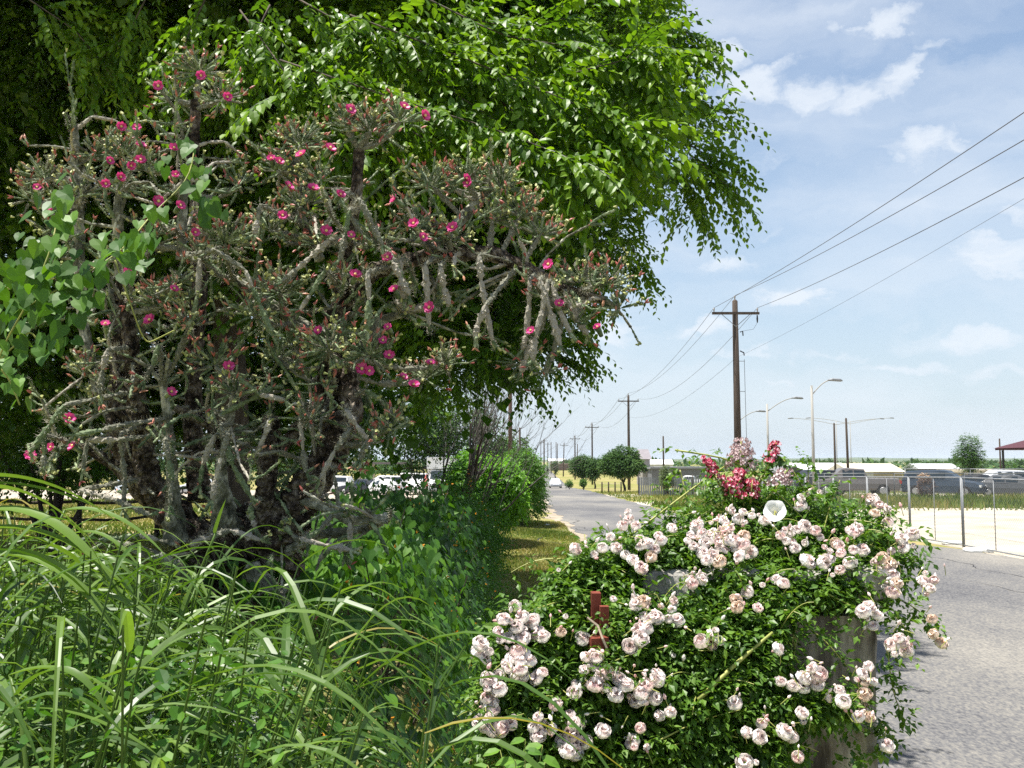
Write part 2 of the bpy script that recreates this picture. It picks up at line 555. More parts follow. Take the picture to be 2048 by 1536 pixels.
M_GROUND = mat('dry_grass_ground', noise=(.55, 9), noise2=(.09, 5, .4), coord='Object',
               stops=[(.34, (.12, .15, .035)), (.46, (.20, .205, .06)), (.56, (.30, .25, .115)), (.68, (.40, .29, .17))], rough=.95, spec=.05, bump=(14, .8, .05))
xs = np.concatenate([-np.geomspace(6000, 14, 40), np.linspace(-13, 13, 90), np.geomspace(14, 6000, 40)])
ys = np.concatenate([np.linspace(-60, -2, 12), np.linspace(-1.5, 30, 90), np.geomspace(31, 9000, 90)])
grid_terrain('ground', xs, ys, 0, M_GROUND)


def road_c(y):
    return np.interp(y, [-60, 50, 142, 311, 855, 1500], [5.1, 5.1, 6.2, 11.3, 29, 50])


M_ROAD = mat('worn_asphalt', noise=(.16, 9), noise2=(42, 5, .42), stretch=(1, .45, 1),
             stops=[(.38, (.07, .07, .077)), (.46, (.125, .124, .126)), (.54, (.185, .176, .16)), (.64, (.27, .252, .22))], rough=.93, spec=.12, bump=(60, .5, .01))


def road_edge(X, Y):
    c = road_c(Y)
    wig = .12 * np.sin(Y * .9) * (np.abs(X) > .9) + .08 * np.sin(Y * 2.3 + 1) * (np.abs(X) > .9)
    left = -2.9
    right = np.interp(Y, [-60, 24, 30, 38, 60, 2000], [6.45, 6.45, 5.2, 3.3, 2.9, 3.0])
    return c + np.where(X < 0, -X * left, X * right) + wig, Y


yr = np.concatenate([np.linspace(-30, 60, 181), np.geomspace(61, 1400, 80)])
grid_terrain('road', np.linspace(-1, 1, 9), yr, .012, M_ROAD, road_edge)
M_GRAVEL = mat('white_caliche_gravel', noise=(.5, 8), noise2=(25, 5, .3), stops=[(.35, (.33, .28, .205)), (.5, (.42, .375, .30)), (.68, (.50, .47, .41))], rough=.95, spec=.1, bump=(70, .5, .01))


def lot_edge(X, Y):
    # X, Y in 0..1: lot from the fence line to the far side
    y = 17 + Y * 31 + .5 * np.sin(X * 40)
    x0 = np.interp(y, [17, 30, 34, 43, 50], [11.62, 11.62, 9.4, 8.2, 11])
    return x0 + X * (75 - x0), y


grid_terrain('gravel_lot', np.linspace(0, 1, 60), np.linspace(0, 1, 40), .006, M_GRAVEL, lot_edge)
for nm, (y0, y1, x0, x1) in {'driveway': (58, 65, 7.6, 13.5), 'driveway_far': (80, 88, 7.8, 12)}.items():
    grid_terrain('driveway', np.linspace(0, 1, 8), np.linspace(0, 1, 8), .008, M_GRAVEL,
                 lambda X, Y, a=(y0, y1, x0, x1): (a[2] + X * (a[3] - a[2]) + .3 * np.sin(Y * 6), a[0] + (a[1] - a[0]) * Y * (1 + .5 * X * .4) + X * 1.2))
# dirt shoulder on the left edge of the road
M_DIRT = mat('dirt_shoulder', noise=(1.3, 8), noise2=(22, 4, .3), stops=[(.35, (.20, .16, .11)), (.6, (.38, .33, .26)), (.75, (.5, .46, .4))], rough=.95, spec=.05)
grid_terrain('shoulder', np.linspace(0, 1, 5), np.linspace(12, 80, 90), .005, M_DIRT,
             lambda X, Y: (road_c(Y) - 3.45 + .22 * np.sin(Y * .7) + .15 * np.sin(Y * 1.9) + X * 1.2, Y))
# parking ground under the cars of the left lot
grid_terrain('parking_ground', np.linspace(0, 1, 20), np.linspace(0, 1, 10), .006, mat('parking_dirt', noise=(.4, 6), stops=[(.3, (.30, .25, .19)), (.7, (.45, .40, .33))], rough=.95),
             None or (lambda X, Y: (-60 + X * 58, 72 + Y * 40 + 1.2 * np.sin(X * 23))))
grid_terrain('parking_ground', np.linspace(0, 1, 20), np.linspace(0, 1, 10), .006, M_GRAVEL,
             lambda X, Y: (16 + X * 60, 57 + Y * 22 + .8 * np.sin(X * 30)))

M_CRACK = mat('tar_crack', (.03, .03, .032), .9)
_cr = MB()
_q = np.random.default_rng(44)
for (x0, y0, a0, L0, w0) in [(2.42, 20, 1.57, 14, .035), (2.6, 33, 1.55, 9, .03), (7.6, 7.2, 1.2, 5, .014), (8.8, 9.5, 2.6, 4, .012), (5.2, 13, 1.5, 9, .014), (9.6, 13.5, 1.9, 5, .012), (6.4, 20, 1.4, 10, .014), (10.2, 17, 1.6, 8, .012), (4.1, 26, 1.6, 12, .016), (6.9, 8.6, .3, 3.4, .012), (8.2, 14.5, .1, 3, .012)]:
    n_ = int(L0 * 6)
    a_ = a0
    p_ = np.array((x0, y0))
    pts_ = [p_]
    for _ in range(n_):
        a_ += _q.normal(0, .22) + (a0 - a_) * .2
        p_ = p_ + np.array((math.cos(a_), math.sin(a_))) * L0 / n_
        pts_.append(p_)
    pts_ = np.array(pts_)
    d_ = norm(np.gradient(pts_, axis=0))
    w_ = (w0 * _q.uniform(.3, 1.2, len(pts_)) * np.sin(np.linspace(.15, 3.0, len(pts_))))[:, None]
    s_ = np.stack([-d_[:, 1], d_[:, 0]], -1) * w_
    V_ = np.concatenate([pts_ - s_, pts_ + s_])
    V_ = np.concatenate([V_, (gz(V_[:, 0], V_[:, 1]) + .018)[:, None]], 1)
    i_ = np.arange(n_)
    _cr.add(V_, [np.stack([i_, i_ + 1, n_ + 1 + i_ + 1, n_ + 1 + i_], -1)])
_cr.build('road_cracks', M_CRACK, None, kind='structure')

M_HILL = mat('hill_scrub', noise=(.004, 8), noise2=(.02, 5, .4), stops=[(.35, (.05, .08, .035)), (.55, (.10, .13, .055)), (.7, (.20, .19, .10))], rough=1, spec=0)


def ridge(y0, h, seed, depth=900):
    q = np.random.default_rng(seed)
    xs_ = np.linspace(-7000, 7000, 220)
    top = np.zeros_like(xs_)
    for f_, a_ in ((1.1, .25), (2.7, .2), (6, .12), (14, .07), (37, .05)):
        top += a_ * np.sin(xs_ / 7000 * f_ * 3.1 + q.uniform(0, 6))
    top = h * (.62 + top) + q.normal(0, h * .015, len(xs_))
    V, rows = [], 6
    for r_ in range(rows):
        t = r_ / (rows - 1)
        V.append(np.stack([xs_, np.full_like(xs_, y0 + depth * t), -14 + (top + 14) * math.sin(t * math.pi / 2) ** 1.3], -1))
    V.append(np.stack([xs_, np.full_like(xs_, y0 + depth * 1.6), np.full_like(xs_, -14)], -1))
    V = np.concatenate(V)
    n = len(xs_)
    i, j = np.meshgrid(np.arange(rows), np.arange(n - 1), indexing='ij')
    Q = np.stack([i * n + j, i * n + j + 1, (i + 1) * n + j + 1, (i + 1) * n + j], -1).reshape(-1, 4)
    obj('hills', mesh_np('hills', V, Q, None, True, M_HILL), None, kind='structure')


ridge(3000, 9, 3)
ridge(4200, 26, 5, 1400)

# ------------------------------------------------------------------ trees and bushes
def crown_leaves(blobs, n, size, droopn=6, tw=.5, rg=rng, up=.25, shell=.55):
    """sprays of leaves through a set of ellipsoids: (centre, radii, weight)"""
    w = np.array([b[2] if len(b) > 2 else b[1][0] * b[1][1] for b in blobs], float)
    w /= w.sum()
    which = rg.choice(len(blobs), n, p=w)
    C = np.array([b[0] for b in blobs])[which]
    Rr = np.array([b[1] for b in blobs])[which]
    d = sphere_dirs(n, rg)
    rad = (shell + (1 - shell) * rg.random(n) ** .5)[:, None] * rg.uniform(.8, 1.08, n)[:, None]
    st = C + d * Rr * rad
    out = d * np.array((1, 1, .6)) + np.array((0, 0, up)) + rg.normal(0, .35, (n, 3))
    L = tw * rg.uniform(.6, 1.3, n)
    pos, ax, nr, sz, idx, t = sprays(st, out, L, droopn, np.full(n, size), rg=rg)
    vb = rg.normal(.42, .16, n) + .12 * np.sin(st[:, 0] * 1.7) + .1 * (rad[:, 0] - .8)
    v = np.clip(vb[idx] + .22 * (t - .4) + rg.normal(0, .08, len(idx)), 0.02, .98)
    return pos, ax, nr, sz, v


def limbs(root, blobs, r0, rg, n=7, fork=.45):
    """trunk to a fork, limbs to each blob centre"""
    mbs = []
    root = np.array(root, float)
    cen = np.mean([b[0] for b in blobs], axis=0)
    fk = root + (cen - root) * fork
    pts = [root + (fk - root) * t + np.array((math.sin(t * 4) * r0 * .5, math.cos(t * 3) * r0 * .4, 0)) for t in np.linspace(0, 1, 7)]
    mb = MB()
    mb.tube(pts, np.linspace(r0 * 1.15, r0 * .8, 7), 10, .06, seed=3)
    mbs.append(mb)
    for i, b in enumerate(blobs):
        c = np.array(b[0])
        pts = []
        for t in np.linspace(0, 1, 7):
            q = fk + (c - fk) * t + np.array((rg.normal(0, .06), rg.normal(0, .06), math.sin(t * math.pi) * .12)) * np.linalg.norm(c - fk) * .5
            pts.append(q)
        pts[0] = fk - np.array((0, 0, r0 * .3))
        mb = MB()
        mb.tube(pts, np.linspace(r0 * .5, r0 * .09, 7), 7, .05, seed=i)
        mbs.append(mb)
    return mbs


def tree(name, label, cat, base, blobs, n, size, tw=.5, r0=.15, group=None, m=M_FARLEAF, kind='fold', trunk=True, fork=.45, seed=1, droopn=6, barkm=M_BARK):
    rg = np.random.default_rng(seed)
    base = np.array(base, float)
    t = thing(name, base, label, cat, group=group)
    rel = [(np.array(b[0], float) - base, b[1]) + tuple(b[2:]) for b in blobs]
    if trunk:
        ls = limbs((0, 0, -.05), rel, r0, rg, fork=fork)
        ls[0].build('trunk', barkm, t, True)
        for q in ls[1:]:
            q.build('limb', barkm, t, True)
    pos, ax, nr, sz, v = crown_leaves(rel, n, size, droopn, tw, rg)
    leaf_obj('crown', pos, ax, nr, sz, v, kind, m, t, kind='stuff')
    return t


def on_ground(px, d):
    x = (px - 1024) / F * d
    return np.array((x, d, float(gz(x, d))))


def far_tree(px, d, ptop, wpx, label, seed, group=None, name='tree', m=M_FARLEAF, base_h=.25, n=700, lean=0, cat='tree', nb=7, size=None):
    b = on_ground(px, d)
    h = CAMZ + (HOR - ptop) / F * d - b[2]
    w = wpx / F * d / 2
    rg = np.random.default_rng(seed)
    blobs = []
    hb = h * base_h
    cz = (h + hb) / 2
    for i in range(nb):
        a = i / nb * 6.283 + rg.uniform(0, .6)
        rr = w * rg.uniform(.3, .62) if i else 0
        blobs.append((b + np.array((math.cos(a) * rr + lean, math.sin(a) * rr, cz + rg.uniform(-.12, .22) * (h - hb))),
                      (w * rg.uniform(.3, .58), w * rg.uniform(.35, .58), (h - hb) * rg.uniform(.2, .36))))
    blobs.append((b + np.array((lean, 0, h - (h - hb) * .3)), (w * .55, w * .55, (h - hb) * .3)))
    s = size or max(.09, h * .035)
    return tree(name, label, cat, b, blobs, n, s, h * .09, max(.06, h * .028), group, m, seed=seed, fork=.35, kind='tri2')


far_tree(1248, 100, 892, 100, 'round dense dark green tree behind the second utility pole', 21, n=5200, base_h=.22)
far_tree(1166, 130, 909, 62, 'smaller spreading green tree left of the round dense tree', 22, n=2600, base_h=.2)
far_tree(1189, 128, 916, 36, 'low tree wedged between the round tree and its smaller neighbour', 23, n=1400, base_h=.18)
far_tree(1138, 120, 958, 22, 'small bright green bush at the foot of the third utility pole', 24, name='bush', cat='bush', n=500, base_h=.05, m=M_BUSHLEAF)
far_tree(1166, 112, 957, 20, 'bright green bush below the spreading tree across the road', 25, name='bush', cat='bush', n=500, base_h=.05, m=M_BUSHLEAF)
far_tree(1333, 82, 930, 34, 'pale feathery olive bush right of the round dense tree', 26, name='bush', cat='bush', n=900, base_h=.1, m=mat('olive_leaf', attr=True, stops=[(0, (.07, .11, .04)), (1, (.19, .24, .10))], rough=.7, trans=.2))
far_tree(1938, 75, 868, 58, 'young upright tree with wispy limbs beyond the chain link fences', 27, n=1300, base_h=.22, nb=9, size=.11)
far_tree(1615, 190, 913, 32, 'small dark tree above the white roof', 28, n=500)
far_tree(1662, 190, 916, 26, 'second small dark tree above the white roof, near the twin poles', 29, n=400)
far_tree(1817, 150, 919, 26, 'small round green tree left of the long low building', 30, n=420, base_h=.05)
far_tree(2016, 120, 921, 30, 'green shrub under the edge of the maroon pavilion roof', 31, n=420, base_h=.05)
far_tree(1110, 230, 917, 14, 'narrow tree beside the far end of the road', 32, n=300, base_h=.1)
far_tree(1094, 310, 925, 14, 'small shrub at the road edge near the far poles', 33, n=260, base_h=.05, name='bush', cat='bush')

# roadside bushes on the left side of the road
def bush(name, label, c, rad, n, size, seed, m=M_BUSHLEAF, cat='bush', tw=.35, r0=.05, kind='fold', group=None, nb=7):
    rg = np.random.default_rng(seed)
    c = np.array(c, float)
    base = np.array((c[0], c[1], float(gz(c[0], c[1]))))
    blobs = []
    for i in range(nb):
        d = sphere_dirs(1, rg)[0] * np.array(rad) * .5
        blobs.append((c + d, tuple(np.array(rad) * rg.uniform(.42, .62))))
    blobs.append((c - np.array((0, 0, rad[2] * .35)), (rad[0] * .8, rad[1] * .8, rad[2] * .5)))
    return tree(name, label, cat, base, blobs, n, size, tw, r0, group, m, kind, seed=seed, fork=.3)


bush('roadside_bush', 'big bright green bush at the verge in front of the left utility pole', (-.66, 26, 1.75), (1.0, 1.7, 1.35), 3200, .13, 41, m=mat('bright_bush_leaf', attr=True, stops=[(0, (.05, .13, .015)), (.5, (.11, .26, .03)), (1, (.19, .38, .05))], rough=.5, spec=.35, trans=.42), kind='fold')
bush('roadside_bush', 'mid green bush just behind the big bright bush by the road', (.35, 36, 1.3), (1.1, 2.6, 1.4), 3600, .09, 42)
bush('roadside_tree', 'dark green tree beyond the bushes where the road narrows', (.75, 56, 1.2), (1.2, 4.4, 1.6), 2600, .11, 43, m=M_FARLEAF, cat='tree')
bush('roadside_tree', 'last dark green tree of the left hedgerow, above the hidden car', (1.2, 82, 1.0), (1.3, 5.0, 1.7), 1800, .13, 44, m=M_FARLEAF, cat='tree')
bush('roadside_bush', 'small leafy sapling poking above the rail fence post', (-3.55, 27.5, 1.1), (.55, .5, .75), 500, .06, 45, r0=.02)

# dark trees closing the left background behind the parked cars
for k, (x, y, z, rx, rz_, lab) in enumerate([
        (-9.5, 118, 4.5, 9, 6.5, 'tall dark tree behind the white box truck'),
        (-28, 125, 5.0, 11, 7.5, 'dark broad tree behind the middle of the left parking lot'),
        (-50, 120, 5.0, 12, 8, 'dark tree at the far left behind the parking lot'),
        (-75, 130, 5.0, 14, 8, 'dark tree beyond the left edge of the parking lot'),
        (-1.5, 130, 2.2, 4.5, 3.6, 'lower green tree between the box truck and the roadside hedgerow')]):
    rg = np.random.default_rng(60 + k)
    b = np.array((x, y, float(gz(x, y))))
    blobs = [(np.array((x, y, z)) + sphere_dirs(1, rg)[0] * np.array((rx, 4, rz_)) * .5, (rx * .55, 3.5, rz_ * .5)) for _ in range(9)]
    blobs += [(np.array((x + q * rx, y, 1.0)), (rx * .4, 3, 1.8)) for q in (-.6, 0, .6)]
    tree('background_tree', lab, 'tree', b, blobs, 2600, .42, 1.4, .4, 'trees behind the left parking lot', M_FARLEAF, 'tri2', seed=70 + k)

# multi-stemmed dark shrub under the canopy at the far left
def shrub_left():
    b = np.array((-9.35, 19.5, float(gz(-9.35, 19.5))))
    t = thing('multi_stem_shrub', b, 'dark shrub with many fanning stems at the left picture edge under the big tree', 'shrub')
    rg = np.random.default_rng(5)
    blobs = []
    for i in range(9):
        a = rg.uniform(0, 6.28)
        tip = np.array((math.cos(a) * rg.uniform(.3, 1.5), math.sin(a) * .8, rg.uniform(2.0, 2.6)))
        pts = [tip * np.array((q ** 1.3, q ** 1.3, q)) for q in np.linspace(0, 1, 6)]
        MB().tube(pts, np.linspace(.07, .03, 6), 6, .05, seed=i).build('stem', M_GREYW, t, True)
        blobs.append((tip, (.75, .7, .5)))
    pos, ax, nr, sz, v = crown_leaves(blobs, 900, .1, 6, .4, rg)
    leaf_obj('crown', pos, ax, nr, sz, v * .6, 'fold', M_TREELEAF, t, kind='stuff')


shrub_left()

# bare dead tree beside the bright bush
def dead_tree():
    b = np.array((-1.45, 22.5, float(gz(-1.45, 22.5))))
    t = thing('dead_tree', b, 'bare tree with fine leafless branches fanning right, beside the bright bush', 'tree')
    rg = np.random.default_rng(9)
    tw = MB()

    def grow(mb, p, d, L, r, lev):
        n = 5
        pts = [p]
        for i in range(n):
            d = norm(d + rg.normal(0, .10, 3) + np.array((.02, 0, .08)))
            pts.append(pts[-1] + d * L / n)
        mb.tube(pts, np.linspace(r, r * .55, n + 1), 5 if lev else 7, .04, cap=False)
        if lev < 5:
            for i in range(3 if lev < 3 else 2):
                s = pts[rg.integers(2, n + 1)]
                dd = norm(d + rg.normal(0, .34, 3) + np.array((.12, 0, .32)))
                grow(tw if lev > 0 else mb, s, dd, L * rg.uniform(.6, .85), r * .5, lev + 1)
    for i, (dx, dy, h, r) in enumerate([(-.35, 0, 1.7, .06), (-.1, .1, 2.0, .07), (.25, -.05, 2.1, .085), (.42, .1, 1.9, .06), (.05, -.1, 1.9, .06)]):
        mb = MB()
        grow(mb, np.array((dx * .6, dy, 0.)), norm(np.array((dx * .5 + .1, dy, 1.))), h, r, 0)
        mb.build('stem', M_GREYW, t, True)
    tw.build('twigs', mat('dead_twig', noise=(5, 3), stops=[(.3, (.06, .055, .05)), (.7, (.17, .155, .14))], rough=.9), t, kind='stuff')
    pos, ax, nr, sz, v = crown_leaves([(np.array((-.45, 0, 2.4)), (.55, .5, 1.1)), (np.array((-.9, .2, 3.0)), (.35, .4, .7))], 420, .06, 6, .3, rg)
    leaf_obj('foliage', pos, ax, nr, sz, v * .5, 'fold', M_TREELEAF, t, kind='stuff')


dead_tree()

# ------------------------------------------------------------------ the big shade tree
def big_tree():
    rg = np.random.default_rng(101)
    base = on_ground(455, 21)
    base[2] = float(gz(base[0], base[1]))
    t = thing('shade_tree', base, 'huge shade tree whose leafy branches fill the upper left of the view', 'tree')
    B = base
    # trunk and limbs
    top = P(470, 560, 20.5)
    pts = [B + (top - B) * q + np.array((.12 * math.sin(q * 5), 0, 0)) - B for q in np.linspace(0, 1, 10)]
    pts[0][2] -= .1
    MB().tube(pts, np.linspace(.42, .30, 10), 14, .05, seed=4).build('trunk', M_BARK, t, True)
    limb_t = [(900, 420, 16.5), (1230, 330, 15), (650, 100, 15.5), (300, 100, 18), (60, 300, 19), (800, -100, 15.5), (1100, 50, 15.5), (480, -200, 20), (1050, 560, 16.5), (100, 600, 22)]
    ends = []
    for i, (a, b_, c) in enumerate(limb_t):
        e = P(a, b_, c)
        ends.append(e)
        pts = []
        for q in np.linspace(0, 1, 9):
            pts.append(top + (e - top) * q + np.array((0, 0, math.sin(q * math.pi) * .7)) + rg.normal(0, .07, 3) * (q > 0) - B)
        MB().tube(pts, np.linspace(.17, .02, 9), 8, .05, seed=i).build('limb', M_BARK, t, True)
    # crown body: ellipsoid clumps (px, py, depth, rx, ry, rz)
    cl = [(1180, 60, 13, 1.9, 2.5, 1.5), (1290, 60, 12.5, 1.35, 2.2, 1.3), (1330, 150, 12.5, .95, 2.0, 1.2), (1345, 255, 12.2, 1.0, 1.8, 1.0), (1372, 330, 12, .75, 1.5, .6),
          (1250, 300, 13, 1.5, 2.4, 1.5), (1190, 430, 14, 1.05, 2.4, 1.1), (1120, 540, 14.5, .95, 2.4, .8), (1060, 620, 14.5, .9, 2.4, .8),
          (980, 680, 14.5, .9, 2.4, .75), (900, 700, 15, 1.2, 2.4, .8), (1000, 520, 15, 1.8, 2.6, 1.6), (850, 560, 16, 2.2, 2.8, 1.7),
          (1050, 330, 14.5, 2.2, 3, 1.8), (820, 330, 14.5, 2.6, 3, 2), (1000, 150, 13.5, 2.6, 3, 1.9), (760, 120, 13, 2.6, 3, 1.8),
          (560, 250, 15, 2.4, 3, 2.2), (690, 480, 16.5, 2.6, 2.4, 2.0), (500, 520, 22, 3.5, 3.4, 2.4), (350, 330, 19, 3, 3.4, 2.5),
          (300, 80, 15, 2.6, 3.2, 1.8), (120, 60, 16, 2.6, 3.2, 1.9), (130, 300, 20, 3, 3.4, 2.6), (60, 560, 23, 3.4, 3.4, 2.6), (280, 640, 26, 3.8, 3.4, 2.2),
          (520, 720, 27, 3.6, 3.2, 2.0), (600, 740, 25, 3, 3, 1.7), (745, 795, 22, 1.1, 1.8, .8), (60, 760, 25, 3.4, 3.4, 1.9), (-60, 700, 20, 3, 3.4, 2.8), (200, 800, 27, 3.2, 3, 1.5),
          (400, 800, 28, 3, 3, 1.5), (620, 830, 27, 2.6, 3, 1.1),
          (-150, 300, 18, 3.2, 3.6, 3), (-200, 0, 16, 3.4, 3.6, 3), (1050, -120, 14, 2.6, 3.4, 1.7), (1200, -60, 14, 1.8, 3, 1.3), (820, -150, 14, 3, 3.6, 2), (520, -160, 15, 3.2, 3.8, 2.2),
          (200, -200, 16, 3.4, 3.8, 2.4), (640, -330, 14.5, 4, 3, 2), (300, -380, 18, 4, 3, 2.2), (1000, -260, 18, 4, 4.5, 1.7), (100, -200, 24, 4, 4, 2.4), (100, 0, 25, 5, 5, 3)]
    far = [(P(a, b_, c) - B, (d_, e, f_), (d_ * e + e * f_ + d_ * f_)) for (a, b_, c, d_, e, f_) in cl if c >= 15.5 and a < 1000]
    nr_px = [(1260, 30, 12.5, 105), (1345, 30, 12.3, 62), (1345, 130, 12.2, 78), (1352, 225, 12.2, 80), (1400, 235, 12, 42), (1365, 305, 12, 72), (1425, 335, 11.8, 45), (1425, 395, 11.8, 34), (1290, 195, 13, 105), (1270, 305, 13, 85),
             (1200, 95, 13.5, 115), (1210, 395, 13.5, 78), (1235, 455, 13.5, 45), (1180, 480, 14, 80), (1245, 515, 13.8, 36), (1150, 565, 14, 72), (1110, 640, 14, 66), (1060, 690, 14.2, 58), (1010, 712, 14.2, 56), (940, 735, 14.5, 62), (880, 765, 15, 58),
             (900, 670, 15, 95), (1000, 610, 14.8, 110), (1080, 500, 14.6, 120), (980, 440, 14.8, 150), (1120, 300, 14, 150), (1000, 180, 13.5, 180), (850, 300, 14.5, 190), (800, 120, 13.5, 190), (860, 520, 15.5, 170), (1000, 0, 13.8, 190), (620, 200, 15, 210), (400, 60, 15, 210), (180, 60, 15.5, 200), (620, -20, 14, 200),
             (1150, -60, 14, 150), (1280, -80, 13, 120), (700, 400, 16, 190), (20, 60, 15.5, 150)]
    nr_px = [(a - 62 if a > 1300 else (a - 18 if a > 1180 else a), b_ - (14 if b_ > 300 and a > 1240 else 0), c, r * (.8 if a > 1180 else 1)) for (a, b_, c, r) in nr_px]
    near = [(P(a, b_, c) - B, (r / F * c, 1.9, r / F * c * .9), r * r) for (a, b_, c, r) in nr_px]
    pos, ax, nr, sz, v = crown_leaves(near, 21000, .092, 8, .40, rg, shell=.4)
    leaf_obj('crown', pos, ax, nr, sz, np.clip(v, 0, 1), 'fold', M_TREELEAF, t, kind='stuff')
    pos, ax, nr, sz, v = crown_leaves(far, 15000, .17, 7, .9, rg, shell=.3)
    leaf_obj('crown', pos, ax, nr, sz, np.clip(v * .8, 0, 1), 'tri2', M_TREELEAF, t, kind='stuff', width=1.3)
    # the dense heart of the crown: bigger leaves, coloured darker to imitate shade inside
    core = [(P(a, b_, c) - B, (r / F * c, 2.6 if c > 18 else 1.5, r / F * c * .9), r * r) for (a, b_, c, r) in [
        (1150, 150, 15, 115), (1120, 330, 16, 115), (1050, 460, 16.5, 100), (990, 580, 17, 80), (910, 680, 17.5, 62), (850, 560, 16.5, 190), (740, 770, 22, 75), (900, 350, 16, 230), (900, 100, 15.5, 260), (1100, -60, 15, 150), (600, 300, 18, 260), (600, 60, 17.5, 260),
        (300, 120, 21, 260), (300, 420, 24, 280), (20, 200, 22, 280), (30, 500, 25, 280), (560, 600, 26, 240), (250, 700, 28, 230), (-100, 750, 27, 220), (60, 800, 28, 130), (640, 760, 27, 130), (440, 800, 29, 130), (740, 800, 26, 90), (-60, 0, 20, 300)]]
    core += [(np.array(c) - B, r, r[0] * r[1] * 14000) for c, r in (((-9.5, 11.5, 10.2), (3.2, 2.6, 1.1)), ((-4.5, 11.8, 10.4), (3.0, 2.4, 1.1)), ((-14, 13, 11), (3, 3, 1.3)), ((-7.5, 15.5, 11.8), (4, 3, 1.2)), ((-12.5, 17.5, 12.5), (4, 3.4, 1.3)))]  # leaf masses added above the view to shade the crown below
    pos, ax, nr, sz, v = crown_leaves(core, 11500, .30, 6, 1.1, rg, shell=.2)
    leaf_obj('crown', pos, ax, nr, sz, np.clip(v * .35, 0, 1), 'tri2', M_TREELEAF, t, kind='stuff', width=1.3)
    # drooping leafy branches in front, each twig of leaves a part
    variants = []
    for k in range(8):
        q = np.random.default_rng(200 + k)
        dr = np.array([(1., 0, .15)])
        pos, ax, nr, sz, idx, tt = sprays(np.zeros((1, 3)), dr, [1.0], 15 + (k % 3), np.array([.165]), droop=.38, jit=.16, rg=q)
        v = np.clip(.45 + .38 * tt + q.normal(0, .09, len(tt)), 0, .99)
        V, Fa, vv = leaves(pos, ax, nr, sz, v, 'oval')
        tp = np.linspace(0, 1, 6)
        stem = MB().tube(np.stack([tp, 0 * tp, .15 * tp - .38 * tp ** 2], -1), .006, 4, v=.2)
        stem.add(V, [Fa], vv)
        variants.append(stem.mesh('leafy_twig', M_TREELEAF))
    br = [[(560, 120, 8.2), (800, 200, 7.6), (1000, 262, 7.3), (1175, 330, 7.0)], [(700, 30, 8.2), (900, 105, 7.8), (1120, 195, 7.4), (1280, 262, 7.2)],
          [(820, -20, 8.5), (1000, 70, 8.2), (1180, 100, 8), (1290, 165, 7.8)], [(900, 30, 8.6), (1050, 60, 8.4), (1155, 30, 8.2)],
          [(480, 20, 8.5), (560, 130, 8.2), (640, 250, 8.0), (700, 330, 7.9)], [(600, 0, 8.6), (760, 90, 8.2), (900, 180, 7.9), (1080, 300, 7.6)],
          [(640, 150, 8.2), (780, 240, 7.9), (950, 330, 7.7), (1050, 380, 7.6)], [(880, 140, 8), (1050, 170, 7.8), (1250, 120, 7.7), (1275, 95, 7.6)],
          [(1080, 230, 7.8), (1200, 280, 7.6), (1275, 250, 7.5)], [(420, -20, 9), (380, 60, 9), (350, 150, 8.9)], [(60, 0, 10), (150, 60, 10), (230, 160, 10)],
          [(720, 60, 8.4), (660, 150, 8.2), (560, 190, 8.1)], [(540, 10, 8.8), (500, 90, 8.6), (490, 170, 8.6)],
          [(300, -20, 10), (260, 60, 10), (200, 120, 10)], [(1000, 200, 7.8), (1090, 290, 7.6), (1150, 300, 7.5)],
          [(1300, 20, 11.8), (1385, 130, 11.6)], [(1350, 180, 11.8), (1455, 230, 11.6)], [(1380, 290, 11.8), (1475, 345, 11.7)], [(1360, 330, 11.8), (1405, 425, 11.7)],
          [(1260, 480, 13.5), (1290, 560, 13.4)], [(1090, 700, 14), (1160, 735, 14)], [(1130, 650, 14), (1175, 690, 14)], [(1350, 50, 11.8), (1425, 100, 11.6)], [(1370, 300, 11.7), (1470, 385, 11.6)],
          [(1200, 560, 13.8), (1180, 640, 13.8)], [(1030, 690, 14), (1060, 770, 14)]]
    n_tw = 0
    fp, fd = [], []
    lens = [sum(np.linalg.norm(P(*b[i + 1]) - P(*b[i])) for i in range(len(b) - 1)) for b in br]
    tot = sum(lens)
    for b, L in zip(br, lens):
        pp = np.array([P(*q) for q in b]) - B
        q_ = np.linspace(0, 1, 12)
        pts = np.stack([np.interp(q_, np.linspace(0, 1, len(pp)), pp[:, c]) for c in range(3)], -1)
        MB().tube(pts, np.linspace(.009, .003, 12), 5).build('branch', M_BARK, t, True)
        m_ = int(34 * L)
        u_ = rg.random(m_)
        fp.append(np.stack([np.interp(u_, q_, pts[:, c]) for c in range(3)], -1) + rg.normal(0, .10, (m_, 3)) + np.array((0, .15, -.03)))
        fd.append(norm(norm(pts[-1] - pts[0])[None] * 1.0 + rg.normal(0, .55, (m_, 3))))
        cnt = max(3, int(round(270 * L / tot)))
        for k in range(cnt):
            if n_tw >= 296:
                break
            q = (k + rg.random()) / cnt
            i0 = min(int(q * 11), 10)
            p = pts[i0] + (pts[i0 + 1] - pts[i0]) * (q * 11 - i0)
            tan = norm(pts[i0 + 1] - pts[i0])
            d = norm(tan * 1.1 + rg.normal(0, .5, 3) + np.array((0, -.1, -.05)))
            if q > .96:
                d = tan
            o = bpy.data.objects.new('leafy_twig', variants[rg.integers(8)])
            COL.objects.link(o)
            o.parent = t
            s = rg.uniform(.42, .72) * (1 if b[0][2] < 9.5 else .8)
            X = Vector(d)
            up = Vector((0, 0, 1)) + Vector(rg.normal(0, .2, 3))
            Y = up.cross(X).normalized()
            Z = X.cross(Y).normalized()
            Mx = Matrix((X, Y, Z)).transposed().to_4x4()
            Mx.translation = Vector(p)
            o.matrix_local = Mx @ Matrix.Scale(s, 4)
            n_tw += 1
